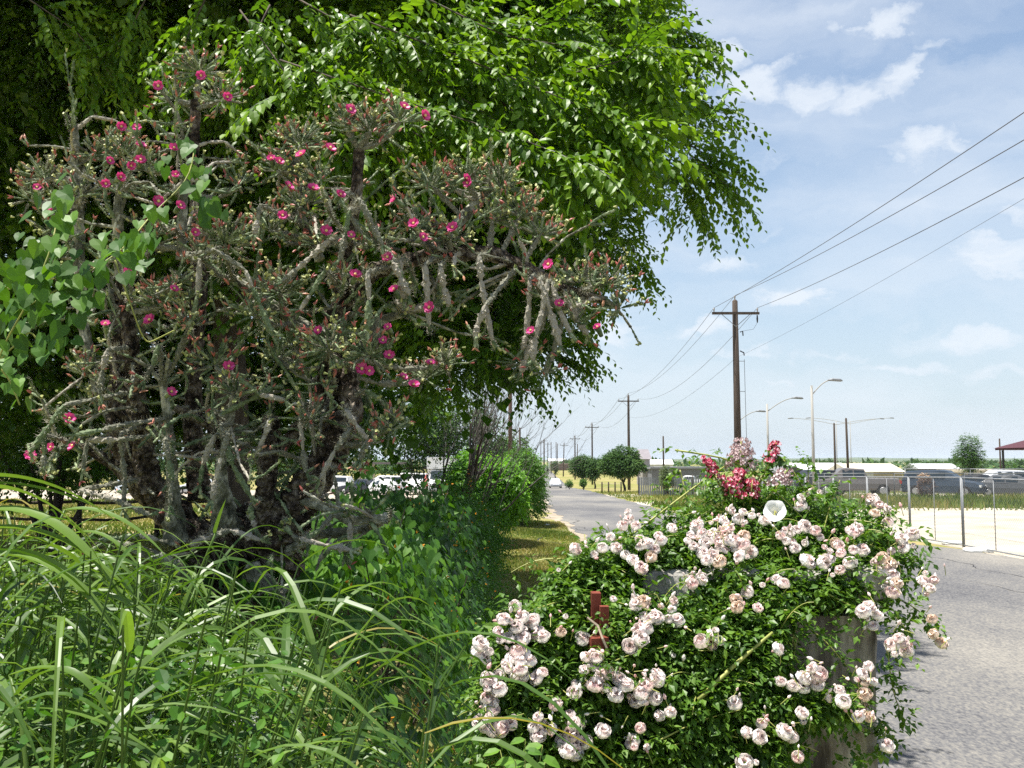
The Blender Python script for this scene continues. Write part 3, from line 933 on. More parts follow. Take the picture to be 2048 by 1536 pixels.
    fp, fd = np.concatenate(fp), np.concatenate(fd)
    pos, ax, nr, sz, idx, tt = sprays(fp, fd, rg.uniform(.35, .65, len(fp)), 10, np.full(len(fp), .088), droop=.4, jit=.2, rg=rg)
    leaf_obj('branch_foliage', pos, ax, nr, sz, np.clip(rg.normal(.5, .15, len(fp))[idx] + .3 * (tt - .4), 0, 1), 'oval', M_TREELEAF, t, kind='stuff')


big_tree()

# ------------------------------------------------------------------ the tree cholla
def cholla():
    rg = np.random.default_rng(33)
    base = P(470, 1180, 5.0)
    gx, gy = base[0], base[1]
    base = np.array((gx, gy, float(gz(gx, gy))))
    t = thing('tree_cholla', base, 'huge grey-green tree cactus covered in magenta flowers and dangling jointed stems', 'cactus')
    B = base

    # ---- joint meshes: tubercled cylinders, unit length along z, unit radius
    def joint(var, m):
        nt, nz_ = 10, 13
        th = np.linspace(0, 2 * math.pi, nt, endpoint=False)
        z = np.linspace(0, 1, nz_)
        TH, Z = np.meshgrid(th, z)
        prof = np.sin(np.clip(Z * 1.04 + .02, 0, 1) * math.pi) ** .28
        rows = 5 + var % 2
        ph = TH * 4 + Z * (7 + var)
        bump = np.maximum(0, np.cos(ph)) * np.maximum(0, np.cos(Z * math.pi * 2 * rows + TH * 2 + var)) ** .7
        ra = prof * (.64 + .52 * bump)
        V = np.stack([ra * np.cos(TH), ra * np.sin(TH), Z + .02 * bump], -1).reshape(-1, 3)
        i, j = np.meshgrid(np.arange(nz_ - 1), np.arange(nt), indexing='ij')
        j2 = (j + 1) % nt
        Q = np.stack([i * nt + j, i * nt + j2, (i + 1) * nt + j2, (i + 1) * nt + j], -1).reshape(-1, 4)
        q = np.random.default_rng(var)
        n = 40
        a = q.uniform(0, 6.283, n)
        zz = q.uniform(.05, 1, n)
        p = np.stack([np.cos(a) * .9, np.sin(a) * .9, zz], -1)
        d = np.stack([np.cos(a), np.sin(a), q.uniform(-.02, .09, n)], -1)
        w = np.stack([-np.sin(a), np.cos(a), 0 * a], -1) * .045
        tip = p + d * q.uniform(.5, 1.5, (n, 1)) * np.array((1, 1, 1))
        SV = np.stack([p - w, p + w, tip], 1).reshape(-1, 3)
        n0 = len(V)
        SF = (np.arange(n) * 3)[:, None] + np.arange(3)[None] + n0
        me = mesh_np('joint', np.concatenate([V, SV]), [Q, SF], None, False, m)
        me.materials.append(M_SPINE)
        mi = np.zeros(len(Q) + len(SF), np.int32)
        mi[len(Q):] = 1
        me.polygons.foreach_set('material_index', mi)
        return me, np.concatenate([V, SV]), Q, SF

    J = {'old': [joint(k, M_CHOLLA_OLD) for k in range(4)], 'green': [joint(k + 4, M_CHOLLA_GREEN) for k in range(4)], 'pale': [joint(k + 8, M_CHOLLA_PALE) for k in range(4)]}
    joints = []      # pos, dir, L, r, kind
    ends = []        # tip positions for buds

    # ---- thick woody trunk and limbs, (px, py, depth, radius px)
    L_ = [
        [(430, 1330, 5.0, 110), (420, 1180, 5.0, 95), (440, 1110, 5.0, 85), (500, 1070, 5.0, 70), (560, 1040, 4.95, 58)],
        [(545, 1160, 5.0, 70), (560, 1060, 4.95, 60), (610, 985, 4.9, 45), (665, 905, 4.85, 36), (705, 820, 4.85, 28), (690, 740, 4.9, 24)],
        [(530, 1080, 4.9, 40), (532, 990, 4.85, 30), (537, 910, 4.85, 27), (545, 832, 4.85, 25)],
        [(420, 1120, 5.0, 60), (330, 1010, 5.05, 48), (262, 940, 5.1, 42), (238, 850, 5.1, 34), (240, 720, 5.15, 28), (243, 600, 5.2, 25), (262, 480, 5.2, 20)],
        [(300, 985, 5.0, 40), (285, 890, 5.0, 30), (272, 790, 4.95, 26), (262, 690, 4.9, 22), (250, 600, 4.9, 18)],
        [(640, 950, 4.9, 34), (680, 760, 5.0, 30), (675, 640, 5.0, 24), (690, 520, 5.05, 20), (712, 400, 5.0, 17), (718, 300, 5.0, 15)],
        [(660, 640, 5.0, 26), (740, 545, 5.05, 24), (860, 510, 5.0, 23), (980, 505, 4.95, 22), (1060, 540, 4.9, 19), (1120, 575, 4.9, 14), (1210, 600, 4.9, 9)],
        [(400, 1000, 5.1, 34), (385, 860, 5.15, 26), (390, 720, 5.2, 24), (400, 560, 5.2, 22), (395, 430, 5.25, 19), (385, 320, 5.3, 17), (392, 200, 5.3, 14)],
        [(160, 560, 5.2, 16), (155, 420, 5.2, 17), (150, 320, 5.2, 14), (150, 252, 5.2, 9)],
        [(240, 870, 5.1, 22), (190, 760, 5.15, 16), (165, 640, 5.2, 15), (160, 520, 5.2, 14)],
        [(240, 560, 5.0, 14), (235, 440, 4.95, 15), (238, 370, 4.95, 8)],
        [(362, 520, 4.95, 14), (365, 400, 4.95, 14), (377, 325, 4.95, 7)],
        [(600, 1000, 4.85, 14), (650, 1015, 4.75, 13), (700, 1042, 4.7, 14), (775, 1035, 4.7, 13)],
        [(560, 1110, 4.9, 14), (640, 1068, 4.8, 13), (720, 1060, 4.8, 12), (765, 1045, 4.8, 10)],
        [(470, 930, 5.0, 18), (420, 850, 4.95, 14), (350, 815, 4.9, 10)],
        [(700, 760, 4.95, 20), (760, 640, 5.0, 13), (830, 620, 5, 9), (880, 618, 5, 8)],
        [(680, 700, 5.0, 24), (560, 620, 5.05, 16), (470, 560, 5.05, 14)],
        [(560, 900, 4.9, 18), (640, 800, 4.85, 17), (650, 720, 4.8, 13)],
        [(860, 510, 5, 18), (930, 430, 5.05, 16), (980, 380, 5.1, 12)],
        [(640, 520, 5.1, 15), (600, 430, 5.15, 13), (590, 330, 5.2, 10)],
        [(250, 940, 5.1, 24), (160, 890, 5.1, 9), (80, 905, 5.1, 6)],
        [(420, 1190, 4.9, 40), (330, 1120, 4.8, 18), (250, 1090, 4.8, 12)],
        [(500, 1140, 4.8, 34), (560, 1190, 4.7, 14), (580, 1215, 4.7, 8)],
        [(450, 1060, 4.85, 40), (440, 940, 4.8, 16), (455, 870, 4.8, 12), (470, 780, 4.8, 10)],
        [(350, 1080, 4.9, 36), (345, 960, 4.85, 16), (340, 870, 4.85, 13), (325, 760, 4.85, 11)]]
    limb_pts = []
    for k, l in enumerate(L_):
        pp = np.array([P(a, b_, c) for a, b_, c, _ in l]) - B
        if k == 0:
            pp[0][2] = min(pp[0][2], -.05)
        rr = np.array([q[3] / F * q[2] for q in l]) * (.8 if k in (0, 1) else .66)
        n = max(14, int(len(l) * 11))
        u = np.linspace(0, len(l) - 1, n)
        pts = np.stack([np.interp(u, np.arange(len(l)), pp[:, c]) for c in range(3)], -1)
        ker = np.array([.25, .5, .25])
        for _ in range(3):
            pts[1:-1] = .25 * pts[:-2] + .5 * pts[1:-1] + .25 * pts[2:]
        ra = np.interp(u, np.arange(len(l)), rr)
        MB().tube(pts, ra, 26, .17, seed=k).build('trunk' if k == 0 else 'limb', M_CHOLLA_BARK if (k < 8 or k in (14, 17, 20)) else M_CHOLLA_OLD, t, False)
        for p, r_ in zip(pts[1:], ra[1:]):
            limb_pts.append((p, r_, l[0][2]))

    def chain(p, d, n, L, r, kind, bend=.25, grav=0, taper=.93):
        d = norm(np.array(d, float))
        for i in range(n):
            joints.append((p.copy(), d.copy(), L, r, kind))
            p = p + d * L * .93
            d = norm(d + rg.normal(0, bend, 3) + np.array((0, 0, grav)))
            L *= rg.uniform(.85, 1.1)
            r *= taper
        ends.append((p, d, kind))
        return p, d

    # side branches along every limb
    lp = limb_pts
    sel = rg.choice(len(lp), 430)
    for i in sel:
        p, r_, _ = lp[i]
        d = rg.normal(0, 1, 3) * np.array((1, .8, .8)) + np.array((0, -.25, .3))
        old = rg.random() < .6
        high = p[2] + B[2] > 2.3
        grav = rg.choice([-.35, .3, .15])
        if p[2] + B[2] < 2.25 and rg.random() < .45:
            continue
        e, dd = chain(p, d, rg.integers(2, 4), rg.uniform(.08, .15), rg.uniform(.009, .0165), ('pale' if rg.random() < .2 else 'old') if old else 'green', .25, grav)
        if high:
            for _ in range(rg.integers(1, 4)):
                chain(e, dd + rg.normal(0, .6, 3) + np.array((0, -.1, .3)), rg.integers(1, 3), rg.uniform(.05, .10), rg.uniform(.006, .011), 'green', .25, .2)

    # dense heads of young joints (px, py, radius px, depth, count)
    HD = [(400, 130, 62, 5.3, 34), (350, 190, 45, 5.3, 18), (440, 190, 45, 5.2, 18), (740, 245, 72, 4.95, 44), (690, 240, 40, 5.0, 18), (800, 235, 40, 4.9, 18),
          (865, 360, 55, 5.0, 28), (930, 350, 45, 5.0, 20), (1000, 360, 60, 5.05, 34), (1040, 420, 55, 5.0, 30), (1080, 460, 42, 4.95, 26), (985, 430, 50, 5.0, 24),
          (1160, 555, 48, 4.9, 28), (1215, 560, 45, 4.9, 28), (1240, 610, 28, 4.9, 14), (1090, 590, 30, 4.8, 10), (90, 345, 55, 5.25, 34), (60, 390, 40, 5.25, 14), (240, 300, 65, 5.2, 36), (190, 300, 45, 5.2, 18), (290, 330, 45, 5.2, 20),
          (600, 275, 72, 5.2, 44), (560, 330, 50, 5.15, 24), (640, 350, 50, 5.1, 24), (600, 400, 60, 5.05, 30), (450, 470, 75, 4.8, 48), (400, 500, 45, 4.8, 20), (560, 570, 70, 4.85, 40), (510, 620, 45, 4.8, 20),
          (660, 685, 62, 4.7, 42), (740, 700, 50, 4.7, 30), (780, 850, 36, 4.7, 26), (740, 880, 30, 4.7, 12), (890, 720, 34, 5.3, 20), (850, 750, 34, 5.3, 14), (760, 480, 50, 4.9, 22), (830, 450, 45, 4.9, 22), (900, 470, 45, 4.9, 20),
          (320, 600, 60, 4.85, 28), (380, 640, 50, 4.8, 22), (300, 480, 55, 4.95, 24), (160, 380, 55, 5.1, 24), (170, 740, 40, 5.1, 22), (200, 820, 30, 5.1, 12), (430, 720, 50, 4.8, 22), (470, 780, 40, 4.75, 16), (560, 700, 50, 4.9, 18),
          (620, 830, 50, 4.7, 18), (350, 560, 40, 4.8, 16), (100, 460, 40, 5.2, 14), (700, 560, 45, 4.95, 14), (480, 360, 50, 5.2, 18), (640, 480, 50, 5.0, 22), (540, 450, 50, 4.95, 22), (1150, 640, 22, 4.85, 8), (1040, 720, 24, 4.95, 10), (1090, 740, 20, 4.95, 8)]
    for (a, b_, rp, d_, n) in HD:
        c = P(a, b_ + rp * .25, d_) - B
        rr = rp / F * d_
        # branch joining the head to the nearest limb
        dist = [np.linalg.norm(q[0] - c) + (0.3 if q[0][2] > c[2] else 0) for q in lp]
        q = lp[int(np.argmin(dist))][0]
        v = c - q
        Lt = np.linalg.norm(v)
        if Lt > .08:
            nseg = max(1, int(Lt / .13))
            for k in range(nseg):
                s = q + v * k / nseg + np.array((0, 0, -.04 * math.sin(k / nseg * 3.14)))
                e = q + v * (k + 1) / nseg + np.array((0, 0, -.04 * math.sin((k + 1) / nseg * 3.14)))
                joints.append((s, norm(e - s), np.linalg.norm(e - s) * 1.05, rg.uniform(.017, .026), 'old'))
        for k in range(int(n * 1.6)):
            d = norm(rg.normal(0, 1, 3) * np.array((1, .8, .7)) + np.array((0, -.15, .62)))
            st = c + d * rr * rg.uniform(.05, .55)
            kind = 'green' if rg.random() < .8 else 'old'
            L = rg.uniform(.055, .10)
            r_ = rg.uniform(.0058, .0098)
            joints.append((st, d, L, r_, kind))
            e = st + d * L
            ends.append((e, d, kind))
            if rg.random() < .45:
                d2 = norm(d + rg.normal(0, .5, 3))
                joints.append((e - d * .01, d2, L * .6, r_ * .8, 'green'))
                ends.append((e + d2 * L * .6, d2, 'green'))
    # dangling jointed stems: px path
    DG = [[(958, 512), (962, 560), (972, 615), (984, 680)], [(972, 610), (955, 650), (950, 675)], [(880, 535), (888, 575), (898, 612)], [(800, 520), (800, 560), (806, 598)], [(785, 525), (800, 555), (818, 590)],
          [(1060, 560), (1058, 610), (1052, 670), (1045, 700)], [(1095, 565), (1085, 620), (1070, 675), (1065, 720)], [(1105, 570), (1118, 620), (1140, 665)], [(1130, 590), (1155, 640), (1175, 670)], [(1080, 560), (1100, 620), (1120, 690)], [(1060, 690), (1050, 720), (1042, 745)],
          [(850, 530), (855, 600), (858, 650)], [(735, 545), (738, 600), (735, 660)], [(700, 420), (690, 470), (680, 520)], [(720, 400), (745, 450), (765, 490)], [(765, 490), (790, 520), (805, 555)],
          [(665, 380), (700, 430), (725, 470)], [(660, 480), (620, 515), (565, 565)], [(650, 540), (620, 590), (600, 620)], [(430, 500), (490, 540), (520, 610), (545, 670)], [(400, 520), (395, 590), (385, 640)], [(520, 410), (515, 440), (508, 470)],
          [(470, 750), (520, 790), (570, 800)], [(440, 830), (500, 800), (545, 775)], [(440, 850), (465, 930), (500, 990)], [(455, 870), (430, 960), (425, 1000)], [(430, 870), (405, 930), (400, 970)], [(600, 840), (606, 900), (612, 945)], [(540, 840), (530, 870), (515, 905)],
          [(215, 700), (205, 740), (200, 790)], [(318, 690), (305, 730), (290, 760)], [(245, 850), (205, 860), (150, 870)], [(235, 880), (175, 880), (165, 940)], [(90, 870), (88, 910), (86, 935)], [(130, 810), (100, 850), (60, 905)],
          [(640, 1060), (600, 1085), (585, 1070)], [(600, 1078), (650, 1090), (700, 1100)], [(700, 1045), (700, 1085), (690, 1110)], [(590, 1160), (600, 1200), (612, 1230)], [(500, 1010), (505, 1040), (510, 1055)], [(330, 880), (345, 960), (340, 1010)], [(240, 870), (250, 960), (246, 1020)],
          [(700, 860), (670, 900), (640, 960)], [(790, 600), (820, 620), (870, 612)], [(730, 780), (760, 800), (800, 835)], [(690, 820), (735, 880), (720, 920)], [(160, 980), (230, 1000), (300, 1030)], [(200, 1080), (280, 1070), (350, 1090)], [(380, 1090), (460, 1060), (520, 1080)]]
    for pl in DG:
        d_ = 4.72 + rg.uniform(-.05, .15) if pl[0][0] > 780 else 4.6 + rg.uniform(0, .2)
        pp = np.array([P(a, b_, d_) for a, b_ in pl]) - B
        dq = [np.linalg.norm(q[0] - pp[0]) for q in lp]
        q0 = lp[int(np.argmin(dq))][0]
        if min(dq) > .03:
            vv = pp[0] - q0
            Lq = np.linalg.norm(vv)
            nq = max(1, round(Lq / .12))
            for k in range(nq):
                joints.append((q0 + vv * k / nq, norm(vv), Lq / nq * 1.1, .02, 'old'))
        for a, b_ in zip(pp[:-1], pp[1:]):
            v = b_ - a
            Lv = np.linalg.norm(v)
            n = max(1, round(Lv / .12))
            for k in range(n):
                joints.append((a + v * k / n, norm(v), Lv / n * 1.08, rg.uniform(.021, .027) if pl[0][0] > 780 else rg.uniform(.016, .024), 'pale' if pl[0][0] > 780 or rg.random() < .35 else ('old' if rg.random() < .6 else 'green')))
        ends.append((pp[-1], norm(v), 'green'))
        for _ in range(3):
            chain(pp[-1], v + rg.normal(0, .6, 3) * Lv, 1, .06, .010, 'green')

    # the largest joints as objects, the rest joined
    def mtx(p, d, L, r_):
        Z = Vector(d)
        X = Z.cross(Vector((.3, .8, .1))).normalized()
        Y = Z.cross(X)
        return np.stack([np.array(X) * r_, np.array(Y) * r_, np.array(Z) * L], 1)
    order = sorted(range(len(joints)), key=lambda i: -joints[i][2] * joints[i][3])
    big, rest = order[:290], order[290:]
    for i in big:
        p, d, L, r_, kd = joints[i]
        o = bpy.data.objects.new('joint', J[kd][i % 4][0])
        COL.objects.link(o)
        o.parent = t
        A = mtx(p, d, L, r_)
        o.matrix_local = Matrix([list(A[0]) + [p[0]], list(A[1]) + [p[1]], list(A[2]) + [p[2]], [0, 0, 0, 1]])
    for kd in ('old', 'green', 'pale'):
        Vs, Qs, Ts, n0 = [], [], [], 0
        for i in rest:
            p, d, L, r_, k2 = joints[i]
            if k2 != kd:
                continue
            _, V, Q, SF = J[kd][i % 4]
            A = mtx(p, d, L, r_)
            Vs.append(V @ A.T + p)
            Qs.append(Q + n0)
            Ts.append(SF + n0)
            n0 += len(V)
        if not Vs:
            continue
        me = mesh_np('small_joints', np.concatenate(Vs), [np.concatenate(Qs), np.concatenate(Ts)], None, False, {'old': M_CHOLLA_OLD, 'green': M_CHOLLA_GREEN, 'pale': M_CHOLLA_PALE}[kd])
        me.materials.append(M_SPINE)
        nq, ns = sum(map(len, Qs)), sum(map(len, Ts))
        mi = np.zeros(nq + ns, np.int32)
        mi[nq:] = 1
        me.polygons.foreach_set('material_index', mi)
        obj('small_joints', me, t, kind='stuff')
    # buds and fruit cups at the tips
    bd, cp = MB(), MB()
    for (p, d, kd) in ends:
        if p[2] + B[2] < 1.9 and rg.random() < .6:
            continue
        u = rg.random()
        if u < .34:
            v = rg.random()
            for _ in range(rg.integers(1, 3)):
                dd = norm(d + rg.normal(0, .45, 3) + np.array((0, 0, .3)))
                bd.tube([p - dd * .004, p + dd * .012, p + dd * .03], [.0035, .0058, .0006], 5, v=v)
        elif u < .68:
            v = rg.random()
            for _ in range(rg.integers(1, 3)):
                dd = norm(d + rg.normal(0, .6, 3) + np.array((0, 0, .2)))
                q = p + rg.normal(0, .008, 3)
                cp.tube([q, q + dd * .014, q + dd * .020, q + dd * .010], [.003, .0065, .0085, .003], 6, v=v, cap=False)
    bd.build('buds', M_BUD, t, kind='stuff')
    cp.build('fruit_cups', M_CUP, t, kind='stuff')

    # magenta flowers, each a part
    FL = [(808, 214), (848, 232), (454, 195), (317, 172), (402, 152), (242, 254), (274, 256), (281, 292), (348, 297), (219, 322), (281, 321), (262, 332), (660, 297), (543, 318), (558, 324), (603, 310), (212, 368), (240, 355), (316, 403), (360, 412), (100, 415), (577, 373), (626, 378), (931, 358), (936, 366), (790, 400), (828, 448), (845, 475), (906, 456), (652, 463), (702, 470), (565, 432), (680, 390), (775, 515), (1098, 530), (710, 551), (348, 578), (789, 580), (301, 641), (211, 648), (860, 615), (1118, 608), (1062, 662), (1195, 655), (638, 662), (766, 681), (776, 655), (778, 712), (724, 738), (738, 742), (457, 734), (862, 726), (806, 755), (827, 771), (342, 784), (138, 838), (103, 895), (147, 893), (61, 911), (351, 350), (74, 375), (390, 465), (256, 543), (700, 220)]

    def flower(k):
        q = np.random.default_rng(400 + k)
        mb = MB()
        cup = [.55, .8, 1.0][k]
        for ring, (n, ln, el_) in enumerate([(8, 1.0, .25), (7, .85, .6)]):
            for i in range(n):
                a = (i + ring * .5) / n * 6.283 + q.normal(0, .08)
                e_ = el_ * cup * 1.2
                rad = np.array((math.cos(a), math.sin(a), 0))
                sd_ = np.array((-math.sin(a), math.cos(a), 0))
                z = np.array((0, 0, 1.))
                pt = lambda s_, w_: rad * s_ * ln * math.cos(e_ * (1 - .3 * s_)) + z * s_ * ln * math.sin(e_ + .25 * s_) + sd_ * w_
                V = [pt(0.05, 0), pt(.45, -.22), pt(.45, .22), pt(.85, -.30), pt(.85, .30), pt(1.02, 0)]
                v = q.uniform(.3, .9)
                mb.add(V, [np.array([(0, 2, 1)]), np.array([(1, 2, 4, 3)]), np.array([(3, 4, 5)])], v)
        me = mb.mesh('flower', M_MAG)
        n0 = len(me.polygons)
        st = MB()
        st.tube([(0, 0, .05), (0, 0, .35), (0, 0, .5)], [.2, .24, .08], 8)
        return me, st.mesh('stamens', M_YEL)
    FM = [flower(k) for k in range(3)]
    camv = np.array((0, 0, CAMZ)) - B
    for i, (a, b_) in enumerate(FL):
        d_ = 4.66 if a > 150 else 4.9
        p = P(a, b_, d_) - B
        face = norm(norm(camv - p) * rg.uniform(.5, 1.1) + np.array((rg.normal(0, .35), 0, rg.uniform(.2, .9))))
        k = i % 3
        o = bpy.data.objects.new('flower', FM[k][0])
        COL.objects.link(o)
        o.parent = t
        o.location = p
        o.rotation_euler = Vector(face).to_track_quat('Z', 'Y').to_euler()
        s = rg.uniform(.022, .033)
        o.scale = (s, s, s)
        c = bpy.data.objects.new('stamens', FM[k][1])
        COL.objects.link(c)
        c.parent = o
        # fleshy base under each bloom, joined to the nearest tip by a short joint
        fb = MB()
        fb.tube([p - face * .055, p - face * .02, p + face * .004], [.011, .014, .010], 7)
        fb.build('flower_base', M_CHOLLA_GREEN, t, True)


cholla()

# ------------------------------------------------------------------ heart-leaved vine climbing the cactus
def heart_vine():
    rg = np.random.default_rng(77)
    b0 = P(-60, 800, 3.6)
    B = np.array((b0[0], b0[1], float(gz(b0[0], b0[1]))))
    t = thing('heart_leaf_vine', B, 'climbing vine with big glossy heart-shaped leaves in front of the left side of the cactus', 'vine')
    CL = [(125, 368, 16, 4), (118, 400, 22, 6), (112, 450, 40, 16), (95, 500, 45, 20), (25, 540, 45, 18), (60, 570, 55, 26), (110, 590, 55, 26), (175, 540, 30, 9), (160, 600, 35, 10), (225, 515, 35, 10),
          (265, 500, 40, 18), (290, 470, 34, 12), (300, 430, 22, 6), (330, 320, 20, 4), (372, 290, 22, 6), (395, 370, 34, 12), (410, 400, 30, 12), (405, 330, 22, 7), (30, 620, 55, 24), (80, 650, 55, 20), (20, 700, 45, 14), (100, 690, 40, 10),
          (30, 765, 24, 6), (40, 790, 24, 5), (240, 520, 26, 8), (345, 430, 20, 4), (-20, 620, 40, 20), (-20, 540, 40, 14), (185, 590, 24, 5), (60, 480, 30, 8), (130, 520, 40, 12)]
    ms = []
    for k in range(5):
        T, Fc = leaf_tpl('heart')
        T = T.copy()
        T[:, 2] += .10 * T[:, 0] ** 2 * (k - 1.5) - .05 * (k % 3) * T[:, 1] ** 2
        ms.append(mesh_np('leaf', T - np.array((0, .12, 0)), Fc, np.full(len(Fc), [.25, .4, .55, .75, .92][k]), False, M_HEARTLEAF))
    cnt = 0
    camp = np.array((0, 0, CAMZ))
    for (a, b_, rp, n) in CL:
        for i in range(n):
            if cnt >= 298:
                break
            dd = rg.uniform(3.5, 3.95) if a < 300 else rg.uniform(4.0, 4.5)
            p = P(a + rg.normal(0, rp * .55), b_ + rg.normal(0, rp * .55), dd) - B
            ax = norm(np.array((rg.normal(0, .55), rg.normal(-.2, .4), -.8)))
            nr = norm(np.array((rg.normal(-.15, .45), -.75 + rg.normal(0, .25), .75)))
            X = np.cross(ax, nr)
            X = norm(X)
            Z = np.cross(X, ax)
            s = rg.uniform(.042, .078)
            A = np.stack([X, ax, Z], 1) * s
            o = bpy.data.objects.new('leaf', ms[int(rg.choice(5, p=[.2, .25, .25, .2, .1]))])
            COL.objects.link(o)
            o.parent = t
            o.matrix_local = Matrix([list(A[0]) + [p[0]], list(A[1]) + [p[1]], list(A[2]) + [p[2]], [0, 0, 0, 1]])
            cnt += 1
    for pl in ([(-60, 900, 3.6), (0, 700, 3.6), (60, 600, 3.6), (110, 480, 3.7), (120, 370, 3.9)], [(40, 620, 3.7), (150, 560, 3.8), (250, 500, 4.0), (300, 430, 4.3), (380, 360, 4.4), (390, 290, 4.5)],
               [(0, 720, 3.7), (60, 660, 3.7), (90, 700, 3.7)], [(-30, 700, 3.7), (20, 760, 3.7), (40, 810, 3.7)], [(230, 520, 4.3), (290, 690, 4.4), (350, 660, 4.4)]):
        pp = np.array([P(*q) for q in pl]) - B
        u = np.linspace(0, len(pl) - 1, 20)
        pts = np.stack([np.interp(u, np.arange(len(pl)), pp[:, c]) for c in range(3)], -1)
        for _ in range(3):
            pts[1:-1] = .25 * pts[:-2] + .5 * pts[1:-1] + .25 * pts[2:]
        MB().tube(pts, .0035, 5).build('stem', M_CANE, t, True)


heart_vine()

# ------------------------------------------------------------------ vine-smothered hedge beside the verge
def hedge_h(y):
    return np.interp(y, [2, 3.2, 4, 5, 6, 8, 11, 15, 19, 23], [.80, .95, 1.15, 1.62, 1.80, 1.84, 1.93, 1.85, 1.5, .9])


def hedge_c(y):
    return np.interp(y, [2, 4, 6, 9, 12, 16, 23], [-.95, -1.15, -1.15, -1.15, -1.1, -1.1, -1.1])


def hedge_w(y):
    return np.interp(y, [2, 4, 6, 9, 12, 16, 23], [.75, .85, .85, .85, .85, .85, .7])


def hedge():
    rg = np.random.default_rng(88)
    B = np.array((-1.1, 7.0, float(gz(-1.1, 7))))
    t = thing('vine_hedge', B, 'long hedge smothered in dark glossy morning glory vines beside the grass verge', 'hedge')

    def surf(n, y0, y1, inner=0.0):
        y = y0 + (y1 - y0) * rg.random(n)
        a = rg.uniform(-.15, math.pi * 1.02, n)        # 0 = right foot, pi = left foot
        c, w, h = hedge_c(y), hedge_w(y), hedge_h(y)
        g = gz(c, y) * 0
        lump = 1 + .10 * np.sin(y * 2.1 + a * 2) + .07 * np.sin(y * 5.3 - a * 3) + rg.normal(0, .035, n)
        lump *= 1 - inner * rg.random(n)
        ca, sa = np.cos(a), np.sin(a)
        x = c + w * np.sign(ca) * np.abs(ca) ** .75 * lump
        z = g + h * np.abs(sa) ** .6 * lump * np.sign(np.maximum(sa, 0.001))
        nrm = norm(np.stack([ca / w, 0 * y, sa / h], -1) + rg.normal(0, .3, (n, 3)))
        return np.stack([x, y, z], -1), nrm
    # dark stems mass inside
    core = MB()
    for i in range(90):
        p, _ = surf(1, 3, 21)
        p = p[0]
        y = p[1]
        r0 = np.array((float(hedge_c(y)) + rg.normal(0, .25), y + rg.normal(0, .4), -.05)) - B
        q = p - B
        mid = (r0 + q) / 2 + rg.normal(0, .12, 3)
        core.tube([r0, mid, q], [.012, .008, .003], 4, cap=False)
    core.build('stems', M_GREYW, t, kind='stuff')
    # near leaves: 300 as parts
    T, Fc = leaf_tpl('heart')
    ms = []
    for k in range(5):
        TT = T.copy()
        TT[:, 2] += .1 * T[:, 0] ** 2 * (k - 2)
        ms.append(mesh_np('leaf', TT, Fc, np.full(len(Fc), [.2, .35, .5, .7, .95][k]), False, M_VINELEAF))
    p, nr = surf(9500, 2.7, 9.5, .12)
    ax = norm(np.stack([nr[:, 0] * .5 + rg.normal(0, .4, len(p)), rg.normal(-.15, .4, len(p)), -.75 + 0 * p[:, 0]], -1))
    nr2 = norm(nr + np.array((0, -.25, .55)))
    sz = rg.uniform(.045, .088, len(p))
    vis = p[:, 0] > hedge_c(p[:, 1]) - .5
    score = np.where(vis & (p[:, 1] > 3.4), sz / p[:, 1], 0)
    order = np.argsort(-score)
    X = norm(np.cross(ax, nr2))
    Z = np.cross(X, ax)
    for i in order[:292]:
        A = np.stack([X[i], ax[i], Z[i]], 1) * sz[i]
        q = p[i] - B
        o = bpy.data.objects.new('leaf', ms[rg.integers(5)])
        COL.objects.link(o)
        o.parent = t
        o.matrix_local = Matrix([list(A[0]) + [q[0]], list(A[1]) + [q[1]], list(A[2]) + [q[2]], [0, 0, 0, 1]])
    r_ = order[292:]
    v = np.clip(rg.normal(.42, .2, len(r_)) + .15 * np.sin(p[r_, 1] * 1.3), 0, 1)
    leaf_obj('foliage', p[r_] - B, ax[r_], nr2[r_], sz[r_], v, 'heart', M_VINELEAF, t, kind='stuff')
    # small-leaved tangle: lower right face and the whole far half
    p, nr = surf(16000, 2.4, 12, .45)
    keep = rg.random(len(p)) < np.interp(p[:, 2], [0, 1.2, 2], [1, .5, .25])
    p, nr = p[keep], nr[keep]
    ax = norm(nr * .5 + rg.normal(0, .6, p.shape) + np.array((0, 0, -.2)))
    leaf_obj('foliage', p - B, ax, norm(nr + np.array((0, -.1, .6))), rg.uniform(.022, .045, len(p)), np.clip(rg.normal(.4, .2, len(p)), 0, 1), 'fold', M_VINELEAF, t, kind='stuff')
    p, nr = surf(15000, 9, 22.5, .3)
    ax = norm(nr * .6 + rg.normal(0, .6, p.shape))
    leaf_obj('foliage', p - B, ax, norm(nr + np.array((0, -.1, .5))), rg.uniform(.035, .075, len(p)), np.clip(rg.normal(.3, .18, len(p)), 0, 1), 'fold', M_BUSHLEAF, t, kind='stuff')
    # orange and yellow blossoms sprinkled on the road side
    fl = MB()
    p, nr = surf(420, 4, 17, 0)
    for q, n_ in zip(p, nr):
        if n_[0] < .1:
            continue
        c = q - B + n_ * .03
        for k in range(4):
            d = norm(rg.normal(0, 1, 3) + n_)
            s = norm(np.cross(d, n_)) * .006
            fl.add([c - s, c + s, c + d * .022], [np.array([(0, 1, 2)])], rg.random())
    fl.build('blossoms', mat('orange_blossom', attr=True, stops=[(0, (.65, .20, .015)), (1, (.72, .42, .03))], rough=.5), t, kind='stuff')


hedge()

